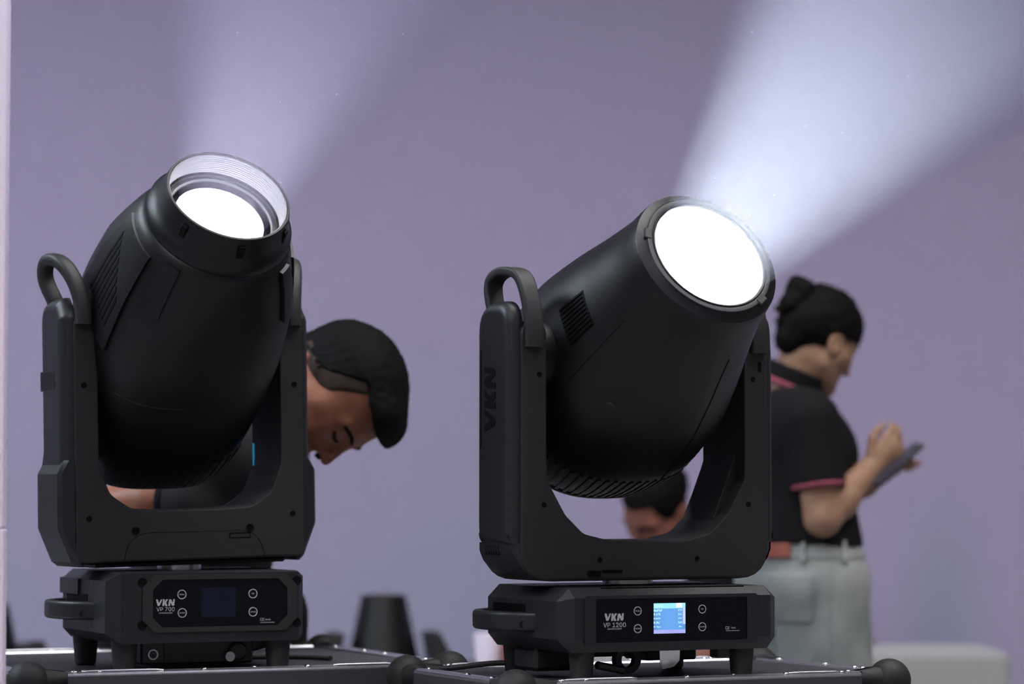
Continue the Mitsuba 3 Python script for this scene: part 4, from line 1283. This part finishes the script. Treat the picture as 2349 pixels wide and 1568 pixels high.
def man_left():
    key = thing('person', 'man with short black hair bending his head down behind the left stage light', 'person')
    R = frame((0.985, -0.12), 82, 14)
    hd = Head((-0.322, 5.20, 1.318), R, 1.08, ear=(-0.046, -0.056), jaw=1.15)
    ne, ns = hd.world((-0.030, 0, -0.06)), np.array([-0.475, 5.27, 1.285])
    shR, elR, wrR = np.array([-0.515, 5.13, 1.20]), np.array([-0.575, 5.10, 1.118]), np.array([-0.770, 5.175, 1.118])
    shL, elL, wrL = np.array([-0.470, 5.46, 1.22]), np.array([-0.56, 5.60, 1.01]), np.array([-0.62, 5.47, 0.92])
    pel = np.array([-0.60, 5.50, 0.90])
    hR = make_hand(wrR, (-0.8, 0.5, -0.25), (0.2, 0.2, 0.9), 1.0, (0.5, 0.5, 0.5, 0.5), 0.5, 1)
    hL = make_hand(wrL, (-0.3, -0.6, -0.4), (0.9, -0.3, 0.0), 1.0, (0.4, 0.4, 0.4, 0.4), 0.5, 1)

    def torso(p, o=0.0):
        d = cone(p, shR, shL, 0.062 + o, 0.062 + o)
        for k in (-0.075, 0.075):
            q = np.array([0.0, k, 0.0])
            d = smin(d, cone(p, np.array([-0.515, 5.31, 1.185]) + q, pel + q * 0.9 + (0, 0, 0.10), 0.105 + o, 0.105 + o), 0.05)
            d = smin(d, cone(p, pel + q * 0.9 + (0, 0, 0.10), pel + q, 0.105 + o, 0.112 + o), 0.04)
        return d

    def legs(p, o=0.0):
        d = None
        for k in (-0.10, 0.10):
            c = limb(p, [pel + (k, 0, 0), pel + (k * 1.1, 0.03, -0.43), pel + (k * 1.1, 0.06, -0.83)], [0.088 + o, 0.062 + o, 0.042 + o])
            d = c if d is None else np.minimum(d, c)
        return d
    armR = lambda p, o=0.0: limb(p, [shR, elR], [0.052 + o, 0.044 + o])
    armL = lambda p, o=0.0: limb(p, [shL, elL, wrL], [0.052 + o, 0.043 + o, 0.029 + o])
    feet = lambda p: np.minimum(cone(p, pel + (-0.11, 0.06, -0.86), pel + (-0.11, -0.08, -0.865), 0.038, 0.034), cone(p, pel + (0.11, 0.06, -0.86), pel + (0.11, -0.08, -0.865), 0.038, 0.034))

    def body(p):
        d = smin(torso(p), legs(p), 0.03)
        d = smin(d, cone(p, ns, ne, 0.066, 0.058), 0.04)
        d = smin(d, near(hd.face, hd.H, 0.21)(p), 0.022)
        d = smin(d, smin(armR(p), limb(p, [elR, elR * 0.6 + wrR * 0.4, wrR], [0.044, 0.044, 0.030]), 0.015), 0.02)
        d = smin(d, armL(p), 0.02)
        d = smin(smin(d, hR(p), 0.008), hL(p), 0.008)
        return smin(d, feet(p), 0.03)
    obj('body', surface(body, (-0.96, 4.98, 0.001), (-0.10, 5.72, 1.50), 0.0052), SKIN_A, key, smooth=True)

    def hair(p):
        q = hd.local(p)
        d = ell(q, (-0.010, 0, 0.036), (0.113, 0.084, 0.090))
        d = smin(d, cone(q, (0.056, -0.03, 0.074), (0.058, 0.03, 0.074), 0.030, 0.030), 0.03)
        d = smax(d, -np.maximum(0.068 - q[:, 0] - 0.25 * np.maximum(q[:, 2] - 0.03, 0), q[:, 2] - 0.060), 0.008)
        d = smin(d, cone(q, (-0.072, 0, 0.01), (-0.078, 0, -0.040), 0.052, 0.040), 0.03)
        d = smax(d, np.minimum(0.046 + 2.1 * q[:, 0], 0.066) - q[:, 2], 0.008)
        return d * hd.s + 0.0030 * (meshkit.noise(p * 150.0) - 0.5).astype(np.float32)
    lo, hi = bbox(hd.H, pad=0.20)
    hk = obj('hair', surface(hair, lo, hi, 0.0042), HAIR, key, smooth=True)

    def sides(p):
        q = hd.local(p)
        d = ell(q, (-0.014, 0, 0.034), (0.1005, 0.0805, 0.094))
        d = smin(d, cone(q, (-0.072, 0, 0.01), (-0.074, 0, -0.050), 0.048, 0.040), 0.03)
        d = smax(d, -0.052 - q[:, 2] - 0.35 * np.maximum(q[:, 0], -0.04), 0.006)
        d = smax(d, q[:, 2] - 0.070, 0.006)
        d = smax(d, q[:, 0] - 0.016 - 0.25 * np.maximum(q[:, 2] - 0.02, 0), 0.006)
        return d * hd.s
    obj('shaved_sides', surface(sides, lo, hi, 0.0042), STUBBLE, hk, smooth=True, label='closely shaved brown hair at the side of the head')
    for s in (-1, 1):
        obj('eyebrow', tube([hd.world((0.0915, s * 0.012, 0.020)), hd.world((0.088, s * 0.032, 0.025)), hd.world((0.071, s * 0.054, 0.019))], 0.0036, 14, 7), HAIR, key)
        obj('eyelash', tube([hd.world((0.0865, s * 0.020, -0.002)), hd.world((0.0862, s * 0.032, -0.004)), hd.world((0.076, s * 0.046, 0.0))], 0.0026, 12, 6), HAIR, key)
        obj('nostril', sphere(hd.world((0.101, s * 0.0075, -0.0415)), 0.0046, 1), DARK, key)

    ar = (elR - shR) / np.linalg.norm(elR - shR)
    fo = (wrR - elR) / np.linalg.norm(wrR - elR)
    hem = elR + fo * 0.045

    def tee(p):
        d = smax(torso(p, 0.014), 0.93 - p[:, 2], 0.006)
        d = smin(d, limb(p, [shR, elR], [0.064, 0.058]), 0.03)
        d = smin(d, smax(limb(p, [elR, wrR], [0.056, 0.045]), (p - hem) @ fo.astype(np.float32), 0.004), 0.02)
        d = smin(d, limb(p, [shL, shL * 0.4 + elL * 0.6], [0.064, 0.058]), 0.03)
        return smax(d, -cone(p, ns, ne, 0.062, 0.060), 0.006) + 0.006 * (meshkit.noise(p * 16) - 0.5).astype(np.float32)
    obj('shirt', surface(tee, (-0.84, 4.98, 0.88), (-0.30, 5.74, 1.40), 0.0056), DARKTEE, key, smooth=True)
    wb = hem - fo * 0.003
    band = lambda p: smax(limb(p, [elR, wrR], [0.060, 0.047]), np.abs((p - wb) @ fo.astype(np.float32)) - 0.008, 0.002)
    obj('sleeve_cuff', surface(band, wb - 0.08, wb + 0.08, 0.004), POLO, key, smooth=True)
    trou = lambda p: smax(smax(smin(legs(p, 0.018), smax(torso(p, 0.010), p[:, 2] - 0.95, 0.004), 0.02), 0.05 - p[:, 2], 0.004), p[:, 2] - 0.95, 0.004)
    obj('trousers', surface(trou, (-0.90, 5.30, 0.03), (-0.30, 5.72, 0.98), 0.007), POLO, key, smooth=True)
    for k in (-0.11, 0.11):
        c = pel + (k, 0.06, -0.86)
        shoe = lambda p: smax(cone(p, c, c + (0, -0.15, -0.006), 0.048, 0.042), 0.001 - p[:, 2], 0.004)
        obj('shoe', surface(shoe, c - (0.08, 0.24, 0.05), c + (0.08, 0.08, 0.07), 0.006), RUBBER, key, smooth=True)


def man_right():
    key = thing('person', 'ruddy man in black bending down, seen through the yoke of the right stage light', 'person')
    R = frame((-0.80, -0.60), 38, 0, -12)
    hd = Head((0.385, 7.50, 1.088), R, 1.0)
    pel = np.array([0.66, 7.72, 0.72])
    ns, ne = np.array([0.505, 7.56, 1.03]), hd.world((-0.03, 0, -0.06))
    shR, shL = np.array([0.56, 7.72, 0.99]), np.array([0.53, 7.38, 0.97])
    elL, wrL = np.array([0.50, 7.30, 0.72]), np.array([0.34, 7.34, 0.60])
    elR, wrR = np.array([0.52, 7.84, 0.74]), np.array([0.36, 7.72, 0.62])
    hL = make_hand(wrL, (-0.8, 0.1, -0.4), (0.0, 0.9, 0.2), 1.0, (0.4,) * 4, 0.5, 1)
    hR = make_hand(wrR, (-0.8, -0.1, -0.4), (0.0, -0.9, 0.2), 1.0, (0.4,) * 4, 0.5, -1)

    def torso(p, o=0.0):
        d = cone(p, shR, shL, 0.062 + o, 0.062 + o)
        for k in (-0.075, 0.075):
            q = np.array([0.0, k, 0.0])
            d = smin(d, cone(p, np.array([0.575, 7.56, 0.95]) + q, pel + q + (-0.01, 0, 0.06), 0.102 + o, 0.110 + o), 0.05)
        return d

    def legs(p, o=0.0):
        d = None
        for k in (-0.10, 0.10):
            c = limb(p, [pel + (0, k, 0), pel + (-0.10, k * 1.2, -0.34), pel + (0.03, k * 1.2, -0.66)], [0.095 + o, 0.066 + o, 0.045 + o])
            d = c if d is None else np.minimum(d, c)
        return d
    feet = lambda p, o=0.0: np.minimum(cone(p, pel + (0.03, -0.12, -0.68), pel + (-0.11, -0.12, -0.685), 0.038 + o, 0.034 + o), cone(p, pel + (0.03, 0.12, -0.68), pel + (-0.11, 0.12, -0.685), 0.038 + o, 0.034 + o))
    arms = lambda p, o=0.0: np.minimum(limb(p, [shL, elL, wrL], [0.05 + o, 0.042 + o, 0.028 + o]), limb(p, [shR, elR, wrR], [0.05 + o, 0.042 + o, 0.028 + o]))

    def body(p):
        d = smin(torso(p), legs(p), 0.03)
        d = smin(d, cone(p, ns, ne, 0.062, 0.056), 0.04)
        d = smin(d, near(hd.face, hd.H, 0.19)(p), 0.022)
        d = smin(smin(smin(d, arms(p), 0.02), hR(p), 0.008), hL(p), 0.008)
        return smin(d, feet(p), 0.03)
    obj('body', surface(body, (0.14, 7.10, 0.001), (0.86, 8.02, 1.28), 0.0062), SKIN_C, key, smooth=True)

    def hair(p):
        q = hd.local(p)
        d = ell(q, (-0.018, 0, 0.045), (0.104, 0.083, 0.092))
        d = smax(d, -np.maximum(0.050 - q[:, 0], q[:, 2] - 0.070), 0.008)
        d = smax(d, 0.010 - 0.35 * q[:, 0] - q[:, 2], 0.008)
        return d * hd.s + 0.004 * (meshkit.noise(p * 80.0) - 0.5).astype(np.float32)
    lo, hi = bbox(hd.H, pad=0.18)
    obj('hair', surface(hair, lo, hi, 0.005), HAIR, key, smooth=True)
    for s in (-1, 1):
        obj('eyebrow', tube([hd.world((0.089, s * 0.012, 0.022)), hd.world((0.085, s * 0.032, 0.026)), hd.world((0.070, s * 0.052, 0.020))], 0.004, 12, 6), HAIR, key)
    tee = lambda p: smax(smin(smax(torso(p, 0.014), 0.68 - p[:, 2], 0.006), smax(arms(p, 0.013), 0.76 - p[:, 2], 0.005), 0.03), -cone(p, ns, ne, 0.058, 0.058), 0.006)
    obj('shirt', surface(tee, (0.36, 7.14, 0.64), (0.88, 8.00, 1.12), 0.0065), POLO, key, smooth=True)
    trou = lambda p: smax(smin(legs(p, 0.018), smax(torso(p, 0.008), p[:, 2] - 0.72, 0.004), 0.02), 0.05 - p[:, 2], 0.004)
    obj('trousers', surface(trou, (0.40, 7.42, 0.03), (0.88, 8.02, 0.86), 0.008), POLO, key, smooth=True)
    for k in (-0.12, 0.12):
        c = pel + (0.03, k, -0.68)
        shoe = lambda p: smax(cone(p, c, c + (-0.15, 0, -0.006), 0.048, 0.042), 0.001 - p[:, 2], 0.004)
        obj('shoe', surface(shoe, c - (0.24, 0.08, 0.05), c + (0.08, 0.08, 0.07), 0.007), RUBBER, key, smooth=True)


woman()
man_left()
man_right()


# ------------------------------------------------------------------ stage lights far behind, standing on the floor
def far_light(label, x, y, yaw, lean, s=1.0):
    key = thing('stage_light', label, 'stage light')
    M = place(x, y, 0, yaw) @ np.diag([s, s, s, 1.0])
    obj('base', moved(slab(rrect(0.36, 0.30, 0.04), 0.12, 0.02, 2), shift(0, 0, 0.03)), PLASTIC, key, M)
    for px in (-0.13, 0.13):
        for py in (-0.1, 0.1):
            obj('foot', foot(px, py, 0.034), RUBBER, key, M)
    U = np.array([(-0.118, 0.735), (-0.150, 0.738), (-0.215, 0.620), (-0.21, 0.22), (-0.16, 0.16), (0.16, 0.16), (0.21, 0.22), (0.215, 0.620), (0.150, 0.738), (0.118, 0.735), (0.14, 0.60), (0.14, 0.26), (-0.14, 0.26), (-0.14, 0.60)])
    obj('yoke', moved(slab(ccw(U), 0.13, 0.006), XZ, shift(0, 0.065, 0)), PLATE, key, M, smooth=30)
    prof = [(0, 0.262), (0.095, 0.265), (0.105, 0.275), (0.122, 0.40), (0.116, 0.60), (0.094, 0.69), (0.064, 0.832), (0.062, 0.840), (0.054, 0.840), (0.052, 0.80), (0, 0.80)]
    Mh = M @ shift(0, 0, 0.5) @ rot(lean, [0, 1, 0]) @ shift(0, 0, -0.5)
    obj('head', lathe(prof, 48), HEADBLK, key, Mh, smooth=30)
    obj('lens', moved(lathe([(0.051, 0.800), (0.04, 0.806), (0, 0.812)], 40), shift(0, 0, 0.001)), GLOSS, key, Mh)


far_light('blurred black stage light pointing straight up behind the right end of the left flight case', -0.366, 8.1, 12, 0.0, 1.012)
far_light('blurred black stage light cut off by the pale board at the left edge', -1.478, 8.0, -14, 0.0, 0.985)

bx = thing('crate', 'low grey crate behind the gap between the two flight cases', 'crate')
obj('body', rbox(-0.30, 0.10, 6.95, 7.30, 0.0, 0.690, 0.01), RAILFACE, bx)
obj('lid', rbox(-0.305, 0.105, 6.945, 7.305, 0.690, 0.712, 0.006), RAILFACE, bx)
cup = thing('paper_cup', 'blurred white paper cup in the gap between the two flight cases', 'cup')
obj('wall', moved(lathe([(0, 0), (0.024, 0), (0.026, 0.002), (0.034, 0.082), (0.032, 0.082), (0.025, 0.006), (0, 0.005)], 28), shift(-0.062, 7.02, 0.713)), PALE, cup)
rb = thing('red_box', 'small blurred red box beside the white cup between the cases', 'box')
obj('body', rbox(-0.028, 0.04, 7.00, 7.06, 0.713, 0.765, 0.004), LEATHER, rb)


# ------------------------------------------------------------------ cables on the cases
def cable(label, pts, r=0.0042, M=None):
    k = obj('power_cable', tube(pts, r, 60, 10), RUBBER, None, M)
    labels[k] = {'label': label, 'category': 'cable'}


cable('black cable lying on the right flight case beside its left end', [(0.02, 0.36, CASE_Z + 0.0045), (0.05, 0.33, CASE_Z + 0.006), (0.085, 0.30, CASE_Z + 0.012), (0.12, 0.25, CASE_Z + 0.016), (0.17, 0.22, CASE_Z + 0.010)], 0.0046, MCR)
cable('short black cable end on the lid of the left flight case', [(0.44, 0.26, CASE_Z + 0.0045), (0.50, 0.25, CASE_Z + 0.005), (0.55, 0.215, CASE_Z + 0.005), (0.575, 0.17, CASE_Z + 0.005)], 0.0045, MCL)
